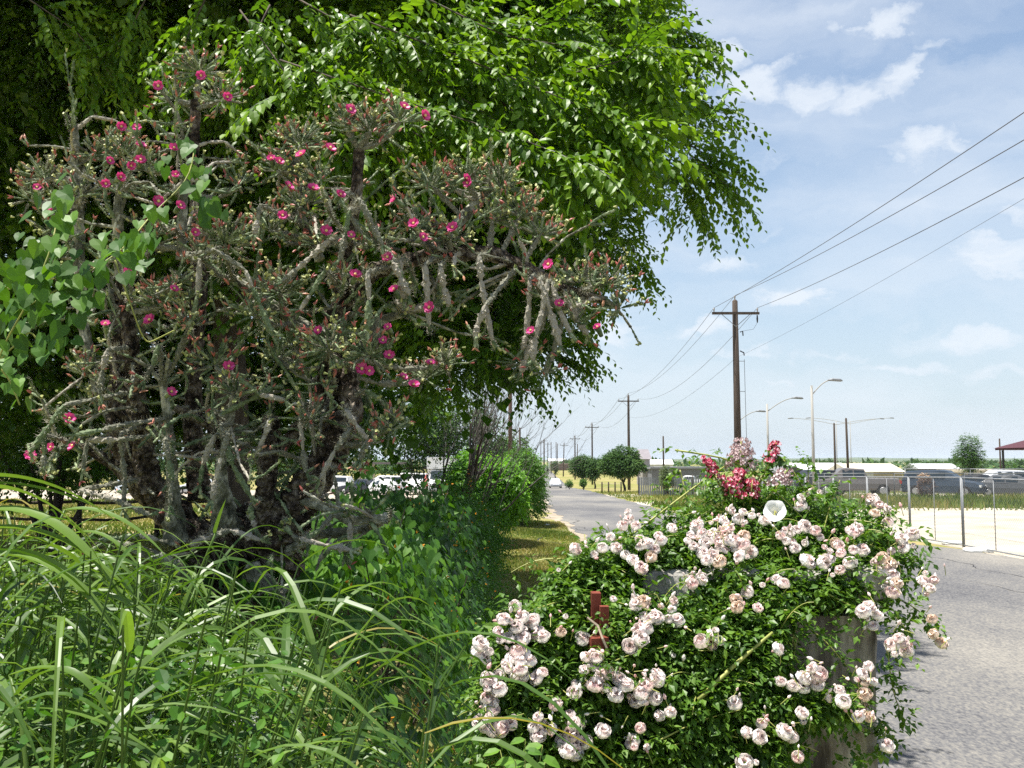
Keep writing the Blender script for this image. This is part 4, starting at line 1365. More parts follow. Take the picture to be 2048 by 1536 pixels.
# dark twiggy shrub where the hedge meets the bare tree
bush('thorny_shrub', 'dark fine-leaved shrub at the far end of the vine hedge', (-.75, 14.5, 1.25), (.8, 2.2, .85), 3600, .04, 46, m=M_VINELEAF, tw=.3, r0=.03)
bush('thorny_shrub', 'low twiggy shrub sprinkled with yellow flowers at the hedge foot by the verge', (-.42, 10.5, .65), (.45, 2.0, .62), 2400, .03, 47, m=M_BUSHLEAF, tw=.25, r0=.02)

# ------------------------------------------------------------------ tall grass in the foreground
def blade(mb, p, d, L, w, droop, v, rg, n=9):
    d = norm(np.array(d, float))
    t = np.linspace(0, 1, n)
    side = norm(np.cross(d, (0, 0, 1.)) + rg.normal(0, .15, 3))
    pts = p + d * L * t[:, None] + np.array((0, 0, -1.)) * (droop * L * t ** 2.1)[:, None]
    tan = norm(np.gradient(pts, axis=0))
    nn = norm(np.cross(side, tan))
    wd = w * np.minimum(1, (t * 6 + .35)) * (1 - t ** 2.2) * .5 + .0006
    tw = rg.uniform(-.6, .6) * t
    sd_ = side * np.cos(tw)[:, None] + nn * np.sin(tw)[:, None]
    Lf = pts + sd_ * wd[:, None] + nn * (wd * .35)[:, None]
    Rt = pts - sd_ * wd[:, None] + nn * (wd * .35)[:, None]
    V = np.concatenate([Lf, pts, Rt])
    i = np.arange(n - 1)
    Q = np.concatenate([np.stack([i, i + 1, n + i + 1, n + i], -1), np.stack([n + i, n + i + 1, 2 * n + i + 1, 2 * n + i], -1)])
    mb.add(V, [Q], v)


def grass_patch():
    rg = np.random.default_rng(55)
    mb = MB()
    # tufts: position, stalk height above the ground, leaning towards the right and the camera
    for k in range(680):
        y = 1.75 + 3.0 * rg.random() ** 1.1
        xl, xr = -.62 * y, np.interp(y, [1.7, 2.5, 3.5, 4.8], [-.22, -.35, -.75, -1.35])
        if rg.random() < .85:
            xr = np.interp(y, [1.7, 2.5, 3.5, 4.8], [-.60, -.85, -1.15, -1.55])
        x = xl + (xr - xl) * rg.random() ** 1.1
        g = float(gz(x, y))
        top_px = np.interp((x / y) * F + 1024, [0, 150, 350, 520, 700, 950], [1000, 1010, 1090, 1170, 1240, 1330])
        zt = CAMZ - (top_px - HOR) / F * y
        h = max(.25, (zt - g) * rg.uniform(.45, .98))
        lean = np.array((rg.normal(.18, .16), rg.normal(-.05, .12), 1.))
        nleaf = rg.integers(4, 7)
        for i in range(nleaf):
            q = rg.uniform(.45, 1.0)
            p = np.array((x, y, g)) + norm(lean) * h * q
            a = rg.normal(0.2, 1.0)
            d = np.array((math.cos(a) * rg.choice([1, 1, 1, -1]), math.sin(a) * .6 - .1, rg.uniform(.35, 1.1)))
            L = rg.uniform(.3, .68)
            u = rg.random()
            v = .97 if u > .99 else np.clip(rg.normal(.52, .24), 0, .85)
            blade(mb, p, d, L, rg.uniform(.009, .022), rg.uniform(.55, 1.15), v, rg)
        pts = [np.array((x, y, g)) + norm(lean) * h * q for q in (0, .35, .7, 1)]
        mb.tube(pts, [.004, .0035, .003, .002], 5, v=.5, cap=False)
    mb.build('tall_grass', M_BLADE, None, kind='stuff')


grass_patch()


def stalk(path, leaf_list, label, seed, head=False):
    """one prominent stalk: path of (px, py, depth); leaves (t, dx, dz, length, width, droop)"""
    rg = np.random.default_rng(seed)
    pp = np.array([P(*q) for q in path])
    B = np.array((pp[0][0], pp[0][1], float(gz(pp[0][0], pp[0][1]))))
    t = thing('johnson_grass', B, label, 'grass stalk')
    pp = np.concatenate([[B + np.array((0, 0, -.02))], pp]) - B
    u = np.linspace(0, len(pp) - 1, 16)
    pts = np.stack([np.interp(u, np.arange(len(pp)), pp[:, c]) for c in range(3)], -1)
    for _ in range(2):
        pts[1:-1] = .25 * pts[:-2] + .5 * pts[1:-1] + .25 * pts[2:]
    MB().tube(pts, np.linspace(.0055, .0032, 16), 7, v=.75).build('stem', M_BLADE, t, True)
    for (q, dx, dz, L, w, dr) in leaf_list:
        i = q * 15
        i0 = min(int(i), 14)
        p = pts[i0] + (pts[i0 + 1] - pts[i0]) * (i - i0)
        mb = MB()
        blade(mb, p, (dx, -.12, dz), L, w, dr, rg.uniform(.6, .88), rg, 14)
        mb.build('blade', M_BLADE, t, True)
    if head:
        mb = MB()
        tip = pts[-1]
        for k in range(26):
            s = tip + np.array((0, 0, -.11 * rg.random()))
            d = norm(np.array((rg.normal(.35, .5), rg.normal(0, .4), rg.uniform(.1, 1))))
            L = rg.uniform(.04, .11)
            q = np.linspace(0, 1, 6)
            pt = s + d * L * q[:, None] + np.array((0, 0, -1)) * (L * .35 * q ** 2)[:, None]
            mb.tube(pt, np.array([.001, .0017, .0012, .002, .0014, .0006]), 4, cap=False, v=.86)
        mb.build('seed_head', M_BLADE, t, kind='stuff')


stalk([(120, 1300, 2.6), (60, 1180, 2.65), (80, 1120, 2.65), (130, 1020, 2.7)], [(1, 1, .12, .32, .026, .55), (.8, .9, .7, .38, .022, .8), (.6, 1, .5, .4, .02, .8), (.7, -.9, .5, .3, .02, .7)],
      'tall grass stalk at the left whose top blade arches right across the cactus trunk', 1)
stalk([(260, 1540, 2.6), (330, 1330, 2.65), (380, 1190, 2.7), (432, 1065, 2.7)], [(1, .28, 1, .11, .028, .1), (.62, 1, .9, .30, .026, .75), (.5, 1, .7, .3, .02, .8), (.35, .9, .5, .34, .022, .6), (.9, 1, 1.2, .12, .012, 1)],
      'slender grass stalk standing alone in front of the cactus base', 2)
stalk([(100, 1400, 2.35), (115, 1240, 2.4), (125, 1150, 2.4)], [(1, .8, .8, .3, .02, .8), (.8, 1, .4, .36, .022, .7), (.7, -.8, .7, .3, .022, .8)], 'grass stalk topped by a yellowish drooping seed head', 3, head=True)
stalk([(500, 1536, 3.0), (560, 1400, 3.1), (640, 1300, 3.1), (660, 1200, 3.1)], [(1, 1, .8, .4, .022, .9), (.85, 1, .5, .42, .024, .75), (.6, 1, .7, .4, .02, .8), (.7, -.7, .8, .3, .018, .8), (.95, .9, .3, .4, .02, .5)],
      'grass stalk with long arching blades over the vine hedge', 4)
stalk([(-30, 1400, 2.2), (-80, 1150, 2.2), (-90, 960, 2.3)], [(.98, 1, .12, .36, .018, .25), (1, 1, .18, .44, .03, .42), (.95, 1, .3, .46, .032, .75), (.85, 1, .45, .5, .04, .85), (.8, 1, .3, .52, .045, .65), (.7, 1, .5, .5, .035, .9)],
      'grass clump at the left edge with broad blades reaching in over the others', 5)
stalk([(60, 1600, 1.7), (40, 1420, 1.75), (20, 1350, 1.8)], [(1, 1, .35, .40, .024, .9), (.9, 1, .2, .34, .022, .7), (.8, .8, .9, .3, .024, .9), (.7, 1, .1, .4, .02, .6)],
      'nearest grass clump in the bottom left corner, its long blade arching down', 6)


def ground_mass():
    """leafy weeds under and between the tall grass"""
    rg = np.random.default_rng(66)
    n = 7000
    y = 1.6 + 3.4 * rg.random(n) ** .9
    x = -.62 * y + (np.interp(y, [1.6, 3, 5], [-.35, -.7, -1.3]) + .62 * y) * rg.random(n)
    px = x / y * F + 1024
    top = np.interp(px, [0, 250, 500, 700, 900], [1300, 1320, 1330, 1330, 1400])
    z = CAMZ - (top - HOR) / F * y
    g = gz(x, y)
    z = g + np.maximum(z - g, .1) * (1 - .65 * rg.random(n) ** 1.6) + .05 * np.sin(x * 9 + y * 7)
    p = np.stack([x, y, z], -1)
    ax = norm(rg.normal(0, 1, (n, 3)) + np.array((.1, -.3, -.1)))
    nr = norm(rg.normal(0, .45, (n, 3)) + np.array((0, -.3, 1)))
    leaf_obj('weeds', p, ax, nr, rg.uniform(.014, .034, n), np.clip(rg.normal(.5, .22, n), 0, 1), 'round', M_VINELEAF, None, kind='stuff')
    # tiny white flower heads
    mb = MB()
    for (a, b_, r_) in [(375, 1420, 22), (425, 1410, 18), (355, 1500, 24), (470, 1430, 14), (480, 1500, 18), (390, 1310, 22), (370, 1330, 14), (510, 1440, 10), (300, 1440, 8), (560, 1380, 10)]:
        for k in range(55):
            q = P(a + rg.normal(0, r_ * .5), b_ + rg.normal(0, r_ * .8), 2.55 + rg.uniform(-.05, .05))
            s = .0028
            mb.add(q + s * np.array([(1, 0, 0), (-.5, .8, .3), (-.5, -.8, .3), (0, 0, 1.2)]), [np.array([(0, 1, 3), (1, 2, 3), (2, 0, 3)])])
    mb.build('white_weed_flowers', M_WHITE, None, kind='stuff')


ground_mass()


def verge_grass():
    rg = np.random.default_rng(67)
    n = 60000
    y = 5 + 34 * rg.random(n) ** 1.25
    x = -.9 + (road_c(y) - 3.15 + .9) * rg.random(n)
    z = gz(x, y)
    h = rg.uniform(.03, .09, n) * (1 + .5 * np.sin(x * 2 + y))
    a = rg.uniform(0, 6.28, n)
    w = .006 + y * .0006
    s = np.stack([np.cos(a) * w, np.sin(a) * w, 0 * a], -1)
    b = np.stack([x, y, z - .005], -1)
    tip = b + np.stack([rg.normal(0, .03, n), rg.normal(0, .03, n), h], -1)
    V = np.stack([b - s, b + s, tip], 1).reshape(-1, 3)
    Fa = np.arange(3 * n).reshape(-1, 3)
    patch = np.sin(x * 1.4 + y * .31) + np.sin(y * .8 - x) * .8
    v = np.clip(.55 + .17 * patch + rg.normal(0, .18, n), 0, 1)
    obj('verge_grass', mesh_np('verge_grass', V, Fa, v, False, M_TURF), None, kind='stuff')
    # lawn beyond the hedge and weeds by the gravel lot
    n = 50000
    y = 12 + 60 * rg.random(n) ** 1.1
    x = -.62 * y + (.62 * y - 2.2) * rg.random(n)
    z = gz(x, y)
    w = .01 + y * .0009
    a = rg.uniform(0, 6.28, n)
    s = np.stack([np.cos(a) * w, np.sin(a) * w, 0 * a], -1)
    b = np.stack([x, y, z - .005], -1)
    tip = b + np.stack([rg.normal(0, .04, n), rg.normal(0, .04, n), rg.uniform(.05, .16, n)], -1)
    V = np.stack([b - s, b + s, tip], 1).reshape(-1, 3)
    v = np.clip(.45 + .25 * np.sin(y * .35) + rg.normal(0, .15, n), 0, 1)
    obj('field_grass', mesh_np('field_grass', V, np.arange(3 * n).reshape(-1, 3), v, False, M_TURF), None, kind='stuff')
    n = 42000
    y = np.where(rg.random(n) < .6, rg.uniform(46, 58, n), rg.uniform(44, 100, n))
    x = np.where(rg.random(n) < .75, rg.uniform(11, 42, n), rg.uniform(8.4, 16, n))
    z = gz(x, y)
    w = .04
    hh = rg.uniform(.12, .5, n) * np.where((y < 58), 1, .6)
    a = rg.uniform(0, 6.28, n)
    s = np.stack([np.cos(a) * w, np.sin(a) * w, 0 * a], -1)
    b = np.stack([x, y, z - .01], -1)
    tip = b + np.stack([rg.normal(0, .08, n), rg.normal(0, .08, n), hh], -1)
    V = np.stack([b - s, b + s, tip], 1).reshape(-1, 3)
    v = np.clip(.35 + .2 * np.sin(x * .7) + rg.normal(0, .2, n), 0, 1)
    obj('lot_weeds', mesh_np('lot_weeds', V, np.arange(3 * n).reshape(-1, 3), v, False, M_TURF), None, kind='stuff')


verge_grass()

# ------------------------------------------------------------------ stone pillar, gate, roses
PD = 3.12     # depth of the pillar's front face


def rock(c, sz, seed, m):
    q = np.random.default_rng(seed)
    n, k = 12, 8
    V = []
    for i in range(k + 1):
        ph = math.pi * i / k
        for j in range(n):
            th = 2 * math.pi * j / n
            v = np.array((math.sin(ph) * math.cos(th), math.sin(ph) * math.sin(th), math.cos(ph)))
            v = np.sign(v) * np.abs(v) ** .42
            V.append(v * np.array(sz) / 2 * (1 + q.normal(0, .035)) + np.array(c))
    i, j = np.meshgrid(np.arange(k), np.arange(n), indexing='ij')
    Q = np.stack([i * n + j, i * n + (j + 1) % n, (i + 1) * n + (j + 1) % n, (i + 1) * n + j], -1).reshape(-1, 4)
    return np.array(V), Q


def pillar():
    x0 = (1268 - 1024) / F * PD
    x1 = (1752 - 1024) / F * PD
    cx, w = (x0 + x1) / 2, x1 - x0
    dp = .8
    cy = PD + dp / 2
    top = CAMZ - (1196 - HOR) / F * PD
    t = thing('stone_pillar', (cx, cy, 0), 'weathered masonry gate pillar capped with rough limestone blocks under the rose bush', 'pillar')
    # body: slightly uneven box with subdivided faces
    n = 14
    nv = 22
    ring = []
    for i in range(4 * n):
        s, u = divmod(i, n)
        u = u / n * 2 - 1
        a = [(u, -1), (1, u), (-u, 1), (-1, -u)][s]
        r_ = (abs(a[0]) ** 14 + abs(a[1]) ** 14) ** (-1 / 14)
        ring.append((a[0] * r_, a[1] * r_))
    ring = np.array(ring)
    q = np.random.default_rng(8)
    V = []
    for k in range(nv):
        z = top * k / (nv - 1) - .05
        j = 1 + .012 * np.sin(np.arange(4 * n) * .7 + k * .8) + q.normal(0, .006, 4 * n)
        V.append(np.stack([ring[:, 0] * w / 2 * j, ring[:, 1] * dp / 2 * j, np.full(4 * n, z)], -1))
    V = np.concatenate(V)
    m_ = 4 * n
    i, j = np.meshgrid(np.arange(nv - 1), np.arange(m_), indexing='ij')
    Q = np.stack([i * m_ + j, i * m_ + (j + 1) % m_, (i + 1) * m_ + (j + 1) % m_, (i + 1) * m_ + j], -1).reshape(-1, 4)
    me = mesh_np('pillar_body', V, [Q, np.array([[(nv - 1) * m_ + i for i in range(m_)]])], None, False, M_MORTAR)
    obj('pillar_body', me, t)
    # cap stones: two rows
    for row, yy in enumerate((-dp / 2 + .12, 0.02, dp / 2 - .14)):
        widths = [.205, .2, .23, .19] if row != 1 else [.24, .17, .2, .22]
        xx = -w / 2 + .02
        for k, ww in enumerate(widths):
            V, Q = rock((0, 0, 0), (ww, .27, .105 + .015 * ((k + row) % 2)), 31 + k + 7 * row, M_STONE)
            o = obj('cap_stone', mesh_np('cap_stone', V, Q, None, False, M_STONE), t)
            o.location = (xx + ww / 2, yy, top + .045)
            xx += ww - .002
    # second course of stones down the left corner, half hidden by leaves
    for k in range(6):
        V, Q = rock((0, 0, 0), (.12, .2, .26), 60 + k, M_STONE)
        o = obj('corner_stone', mesh_np('corner_stone', V, Q, None, False, M_STONE), t)
        o.location = (-w / 2 + .035, -dp / 2 + .07, top - .16 - k * .265)
    return cx, cy, top, w, dp


PCX, PCY, PTOP, PW, PDP = pillar()


def red_gate():
    b = P(1190, 1290, 2.9)
    B = np.array((b[0], b[1], float(gz(b[0], b[1]))))
    t = thing('red_gate', B, 'rust red painted wooden gate frame half buried in the rose bush', 'gate')
    z = lambda py, d: CAMZ - (py - HOR) / F * d
    MB().box(((1184 - 1024) / F * 3.05 - B[0], 0, (z(1172, 3.05)) / 2 - B[2] / 2), (.028, .05, z(1172, 3.05) - B[2])).build('gate_post', M_REDWOOD, t)
    MB().box(((1200 - 1024) / F * 3.0 - B[0], -.045, (z(1198, 3.0)) / 2), (.026, .03, z(1198, 3.0))).build('gate_stile', M_REDWOOD, t)
    h = z(1268, 2.98)
    MB().box(((1186 - 1024) / F * 2.96 - B[0], -.10, h - B[2]), (.055, .04, .05), .3).build('hinge_block', M_REDWOOD, t)
    for (dx, dz) in ((.004, -.03), (.012, -.075)):
        MB().tube([((1200 - 1024) / F * 3.0 - B[0] + dx, -.062, z(1215, 3.0) + dz), ((1200 - 1024) / F * 3.0 - B[0] + dx, -.072, z(1215, 3.0) + dz)], .006, 8).build('bolt', M_GALV, t)
    MB().tube([(-.03, -.09, z(1225, 2.9) - B[2]), (.0, -.10, z(1240, 2.9) - B[2]), (.012, -.125, z(1262, 2.9) - B[2]), (.03, -.13, z(1290, 2.9) - B[2])], .004, 5).build('twine', mat('twine', (.34, .27, .2), .9), t)
    for py in (1410, 1560):
        zz = z(py, 2.96)
        x0, x1 = (1180 - 1024) / F * 2.98, (1655 - 1024) / F * 2.98
        MB().box(((x0 + x1) / 2 - B[0], .06, zz - B[2]), (x1 - x0, .03, .06)).build('gate_rail', M_REDWOOD, t)
    for px in (1300, 1390, 1478):
        zz = z(1355, 2.96)
        MB().box(((px - 1024) / F * 2.95 - B[0], .0, (zz) / 2), (.03, .022, zz)).build('gate_picket', M_REDWOOD, t)


red_gate()

ROSES = """1030,1213 1007,1238 1020,1241 1044,1235 1064,1241 1032,1253 997,1264 1017,1276 1002,1278 1049,1258 1067,1267 1082,1258 1086,1273 1046,1276
961,1288 956,1305 970,1317 979,1303 1035,1302 1052,1308 1023,1317 1008,1323 1060,1323 1041,1323 1016,1336 1041,1340 1047,1352 1029,1352
1085,1345 1073,1355 997,1351 976,1359 975,1377 997,1378 972,1396 979,1405 986,1415 976,1433 959,1443 970,1455 982,1460 1003,1452 1003,1466 1022,1449 1027,1434
1076,1434 1087,1443 1102,1458 1067,1455 1088,1463 1076,1471 1140,1428 1149,1446 1134,1446 1158,1446 1142,1469 1126,1484 1143,1487 1170,1484 1134,1504 1149,1504
1171,1314 1194,1314 1189,1332 1168,1340 1184,1346 1199,1355 1164,1361 1149,1365 1172,1367 1211,1376 1190,1370 1149,1384 1215,1345
1238,1358 1237,1378 1252,1370 1260,1393 1231,1390 1271,1402 1284,1402 1291,1371 1282,1387 1310,1396 1298,1399 1309,1343 1316,1358
1260,1292 1281,1291 1281,1276 1290,1258 1278,1260 1288,1232 1300,1238 1312,1235 1323,1238 1337,1238 1354,1241 1344,1219 1347,1201 1271,1198 1272,1209 1288,1203o 1322,1213o
1385,1168 1404,1160 1383,1156 1402,1283 1423,1270 1422,1289 1438,1280 1430,1260 1347,1311 1165,1277 1131,1233 1227,1198 1281,1456 1265,1483 1269,1494 1294,1494 1206,1462
1319,1431 1341,1424 1468,1409 1493,1465 1489,1525 1468,1197o 1474,1214o 1111,1409 1121,1264o
1151,1098 1221,1074 1189,1108 1205,1096 1232,1096 1279,1077 1281,1093 1295,1087 1317,1072 1322,1082 1266,1121 1282,1136 1117,1140 1251,1110 1302,1114o 1309,1099
1256,1025 1258,1040 1245,1052 1272,1052 1344,1056 1394,1052 1403,1155 1525,1170 1495,1184 1553,1160 1567,1167 1516,1216 1475,1203o 1556,1298 1560,1362 1586,1372 1470,1406
1381,1071 1393,1075 1405,1067 1375,1082 1418,1065 1428,1067 1418,1080 1436,1084 1399,1094 1430,1075 1414,1121 1426,1108 1395,1051 1422,1045 1446,1041 1457,1055 1463,1022 1477,1038 1491,1045 1504,1032 1487,1024 1518,1030 1528,1041 1455,1082 1467,1082 1450,1100 1469,1096 1479,1112 1495,1114 1504,1104 1487,1090 1487,1073o 1448,1067o 1438,1123o 1410,1085 1386,1092 1406,1106 1440,1095 1390,1062
1571,1061 1580,1063 1594,1059 1610,1053 1561,1071 1573,1082 1584,1084 1590,1096 1610,1086 1631,1061 1641,1075 1649,1094 1660,1102 1672,1086o 1678,1090 1682,1106 1655,1120 1649,1127 1614,1121 1621,1129 1602,996 1602,1012 1616,989 1639,985 1739,993o 1745,1004o 1705,1063 1715,1057 1707,1100 1725,1100
1745,1000 1759,1010 1776,1020 1749,1027o 1776,1044 1803,1078 1824,1068 1807,1095 1827,1092 1783,1102 1756,1126 1769,1140 1786,1150 1793,1167o 1769,1174 1785,1184 1851,1146 1848,1163 1861,1177 1854,1187 1868,1160 1778,1128o 1765,1117o 1680,1140 1665,1150 1700,1125
1738,1214 1727,1222 1754,1230 1735,1238 1746,1252 1797,1276 1784,1289 1813,1301 1789,1308 1803,1284 1864,1238o 1867,1268o 1883,1286o 1737,1332 1725,1348 1730,1364o 1714,1359 1746,1364 1730,1388o 1727,1418o 1717,1434 1738,1434o 1624,1336 1639,1348 1586,1372 1607,1356 1607,1375 1634,1369 1562,1363 1679,1380 1687,1402 1657,1396 1604,1426 1607,1442 1523,1447 1519,1474 1570,1463 1583,1474 1512,1525 1596,1514 1774,1492 1694,1329 1650,1511o 1603,1496 1722,1402o 1745,1350""".split()


def rose_depth(px, py):
    d = np.interp(py, [985, 1060, 1130, 1190, 1260, 1400, 1536], [3.55, 3.3, 3.12, 3.0, 2.86, 2.74, 2.66])
    return d + np.interp(px, [950, 1150, 1700, 1880], [-.12, 0, .05, .15])


def rose_bush():
    rg = np.random.default_rng(17)
    B = np.array((PCX - .25, 2.85, 0.0))
    t = thing('rose_bush', B, 'sprawling climbing rose with pale pink double blooms over the stone pillar', 'rose bush')

    def bloom(k, open_=True):
        q = np.random.default_rng(500 + k)
        mb = MB()
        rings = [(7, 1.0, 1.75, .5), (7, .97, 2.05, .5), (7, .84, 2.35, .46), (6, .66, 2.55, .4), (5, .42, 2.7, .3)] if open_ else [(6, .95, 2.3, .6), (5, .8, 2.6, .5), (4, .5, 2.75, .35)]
        for ri, (n, ln, pe, wd) in enumerate(rings):
            for i in range(n):
                a = (i + ri * .5) / n * 6.283 + q.normal(0, .12)
                pe_ = pe + q.normal(0, .14)
                l_ = ln * q.uniform(.9, 1.08)
                rad = np.array((math.cos(a), math.sin(a), 0))
                sd_ = np.array((-math.sin(a), math.cos(a), 0))
                z = np.array((0, 0, 1.))

                def pt(s_, w_, out=0):
                    ph = pe_ * s_
                    return rad * (l_ * math.sin(ph) + out) + z * (-l_ * .8 * math.cos(ph) + (1 - l_) * .25 * 0) + sd_ * w_ * wd * 1.2
                V = [pt(.15, 0), pt(.6, -.75, -.12), pt(.6, 0, .06), pt(.6, .75, -.12), pt(.95, -.6, -.04), pt(1.0, 0, .1), pt(.95, .6, -.04)]
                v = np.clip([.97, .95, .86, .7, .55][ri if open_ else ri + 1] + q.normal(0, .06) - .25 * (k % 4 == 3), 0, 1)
                mb.add(V, [np.array([(0, 2, 1), (0, 3, 2)]), np.array([(1, 2, 5, 4), (2, 3, 6, 5)])], v)
        # calyx
        if open_:
            for i in range(9):
                a = q.uniform(0, 6.283)
                rr = .42 * math.sqrt(q.random())
                c0 = np.array((rr * math.cos(a), rr * math.sin(a), .62 + q.normal(0, .05)))
                u = np.array((-math.sin(a), math.cos(a), q.normal(0, .3))) * .3
                w_ = np.array((math.cos(a) * .18, math.sin(a) * .18, .16))
                mb.add([c0 - u, c0 + u, c0 + u * .8 + w_, c0 - u * .8 + w_, c0 - np.array((0, 0, .6))], [np.array([(0, 1, 2, 3)]), np.array([(0, 4, 1)])], float(np.clip(q.normal(.62, .12), 0, 1)))
        mb.tube([(0, 0, -1.1), (0, 0, -.8), (0, 0, -.6)], [.08, .22, .1], 5, v=.3)
        return mb
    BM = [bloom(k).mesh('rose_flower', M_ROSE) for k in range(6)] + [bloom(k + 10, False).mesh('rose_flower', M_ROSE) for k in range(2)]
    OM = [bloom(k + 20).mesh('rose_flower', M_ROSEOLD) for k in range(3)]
    fp = []
    for r_ in ROSES[:299]:
        old = r_.endswith('o')
        a, b_ = map(float, r_.rstrip('o').split(','))
        p = P(a, b_, rose_depth(a, b_) - np.interp(b_, [1000, 1150, 1250], [.16, .12, .075]) + rg.uniform(-.03, .03))
        fp.append(p)
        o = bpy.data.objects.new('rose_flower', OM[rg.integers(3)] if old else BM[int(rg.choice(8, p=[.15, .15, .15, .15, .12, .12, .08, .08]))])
        COL.objects.link(o)
        o.parent = t
        o.location = p - B
        f = norm(norm(np.array((0, 0, CAMZ)) - p) * rg.uniform(.4, 1) + np.array((rg.normal(0, .4), 0, rg.uniform(.3, 1.0))))
        qd = Vector(f).to_track_quat('Z', 'Y')
        o.rotation_mode = 'QUATERNION'
        o.rotation_quaternion = qd @ Matrix.Rotation(rg.uniform(0, 6.28), 4, 'Z').to_quaternion()
        s = rg.uniform(.014, .0255) if rg.random() < .85 else rg.uniform(.008, .012)
        o.scale = (s, s, s * rg.uniform(.8, 1.05))
    fp = np.array(fp)
    # small unopened buds on thin stalks round the blooms
    bu, bs = MB(), MB()
    for k in range(330):
        p = fp[rg.integers(len(fp))] + rg.normal(0, .019, 3) + np.array((0, -.004, .012))
        d = norm(rg.normal(0, .6, 3) + np.array((0, -.3, .7)))
        s_ = rg.uniform(.004, .0085)
        bu.tube([p - B, p + d * s_ * .9 - B, p + d * s_ * 1.8 - B, p + d * s_ * 2.4 - B], [s_ * .35, s_ * .75, s_ * .5, s_ * .08], 6, .1, v=float(rg.uniform(.1, .9)), seed=k)
        bs.tube([p - d * .03 - B, p - B, p + d * s_ * .5 - B], [.0012, .0012, s_ * .45], 5)
    bu.build('buds', M_ROSE, t, kind='stuff')
    bs.build('bud_stalks', M_CANE, t, kind='stuff')
    # foliage volume: outline regions (px, py, rx, ry, n, thickness m)
    RG = [(1180, 1160, 95, 55, 900, .22), (1270, 1120, 110, 40, 900, .3), (1130, 1220, 90, 60, 700, .25), (1080, 1290, 100, 50, 800, .25), (1060, 1390, 100, 70, 1100, .3),
          (1150, 1400, 120, 120, 2000, .35), (1250, 1330, 110, 90, 1500, .25), (1330, 1420, 140, 120, 2300, .35), (1460, 1440, 130, 100, 1700, .3), (1420, 1330, 130, 80, 1300, .22),
          (1550, 1330, 80, 60, 150, .2), (1570, 1480, 80, 60, 260, .22), (1680, 1420, 60, 50, 110, .15), (1400, 1100, 130, 60, 1500, .4), (1540, 1110, 140, 60, 1900, .45),
          (1660, 1120, 110, 60, 1100, .45), (1740, 1120, 80, 60, 480, .4), (1520, 1178, 140, 26, 700, .18), (1660, 1175, 90, 20, 300, .18), (1440, 1220, 110, 40, 480, .15), (1550, 1240, 80, 40, 200, .14),
          (1350, 1250, 70, 45, 420, .15), (1500, 1000, 120, 45, 420, .35), (1620, 1040, 110, 40, 500, .4), (1230, 1240, 60, 50, 300, .15), (1190, 1330, 90, 50, 700, .2), (1480, 1300, 80, 50, 420, .15), (1650, 1290, 50, 50, 30, .1), (1440, 1530, 140, 50, 900, .25), (1200, 1520, 180, 40, 1100, .3), (1040, 1470, 60, 40, 350, .2),
          (1430, 1170, 60, 20, 90, .08), (1600, 1412, 85, 26, 420, .1), (1690, 1168, 75, 20, 520, .12), (1560, 1160, 90, 20, 420, .12), (1480, 1165, 60, 18, 160, .1), (1790, 1230, 40, 50, 60, .1), (1700, 1520, 50, 40, 120, .15)]
    st, dr = [], []
    for (a, b_, rx, ry, n, th) in RG:
        u = rg.normal(0, .52, (n, 2))
        px, py = a + u[:, 0] * rx, b_ + u[:, 1] * ry
        d = rose_depth(px, py) + th * (rg.random(n) ** 1.3) - .02
        # keep the red gate and cap stones visible, keep leaves in front of the pillar face
        hide = (np.abs(px - 1190) < 26) & (py > 1160) & (py < 1300)
        hide |= (px > 1285) & (px < 1470) & (py > 1140) & (py < 1200) & (rg.random(n) < np.where(px < 1385, .97, .5))
        ok = ~hide & (px > np.interp(py, [1060, 1100, 1150, 1200, 1235, 1260, 1300, 1500], [1190, 1155, 1112, 1088, 1035, 990, 955, 950]))
        ok &= ~((px > 1575) & (((py > 1205) & (py < 1375)) | (py > 1440)) & (rg.random(n) < .85))
        ok &= ~((py > 1190) & (px > 1262) & (px < 1765) & (d > PD - .03))
        q = np.stack([(px - 1024) / F * d, d * cT - (768 - py) / F * d * sT, CAMZ + d * sT + (768 - py) / F * d * cT], -1)[ok]
        st.append(q)
        dr.append(norm(rg.normal(0, 1, q.shape) + np.array((0, -.35, .25))))
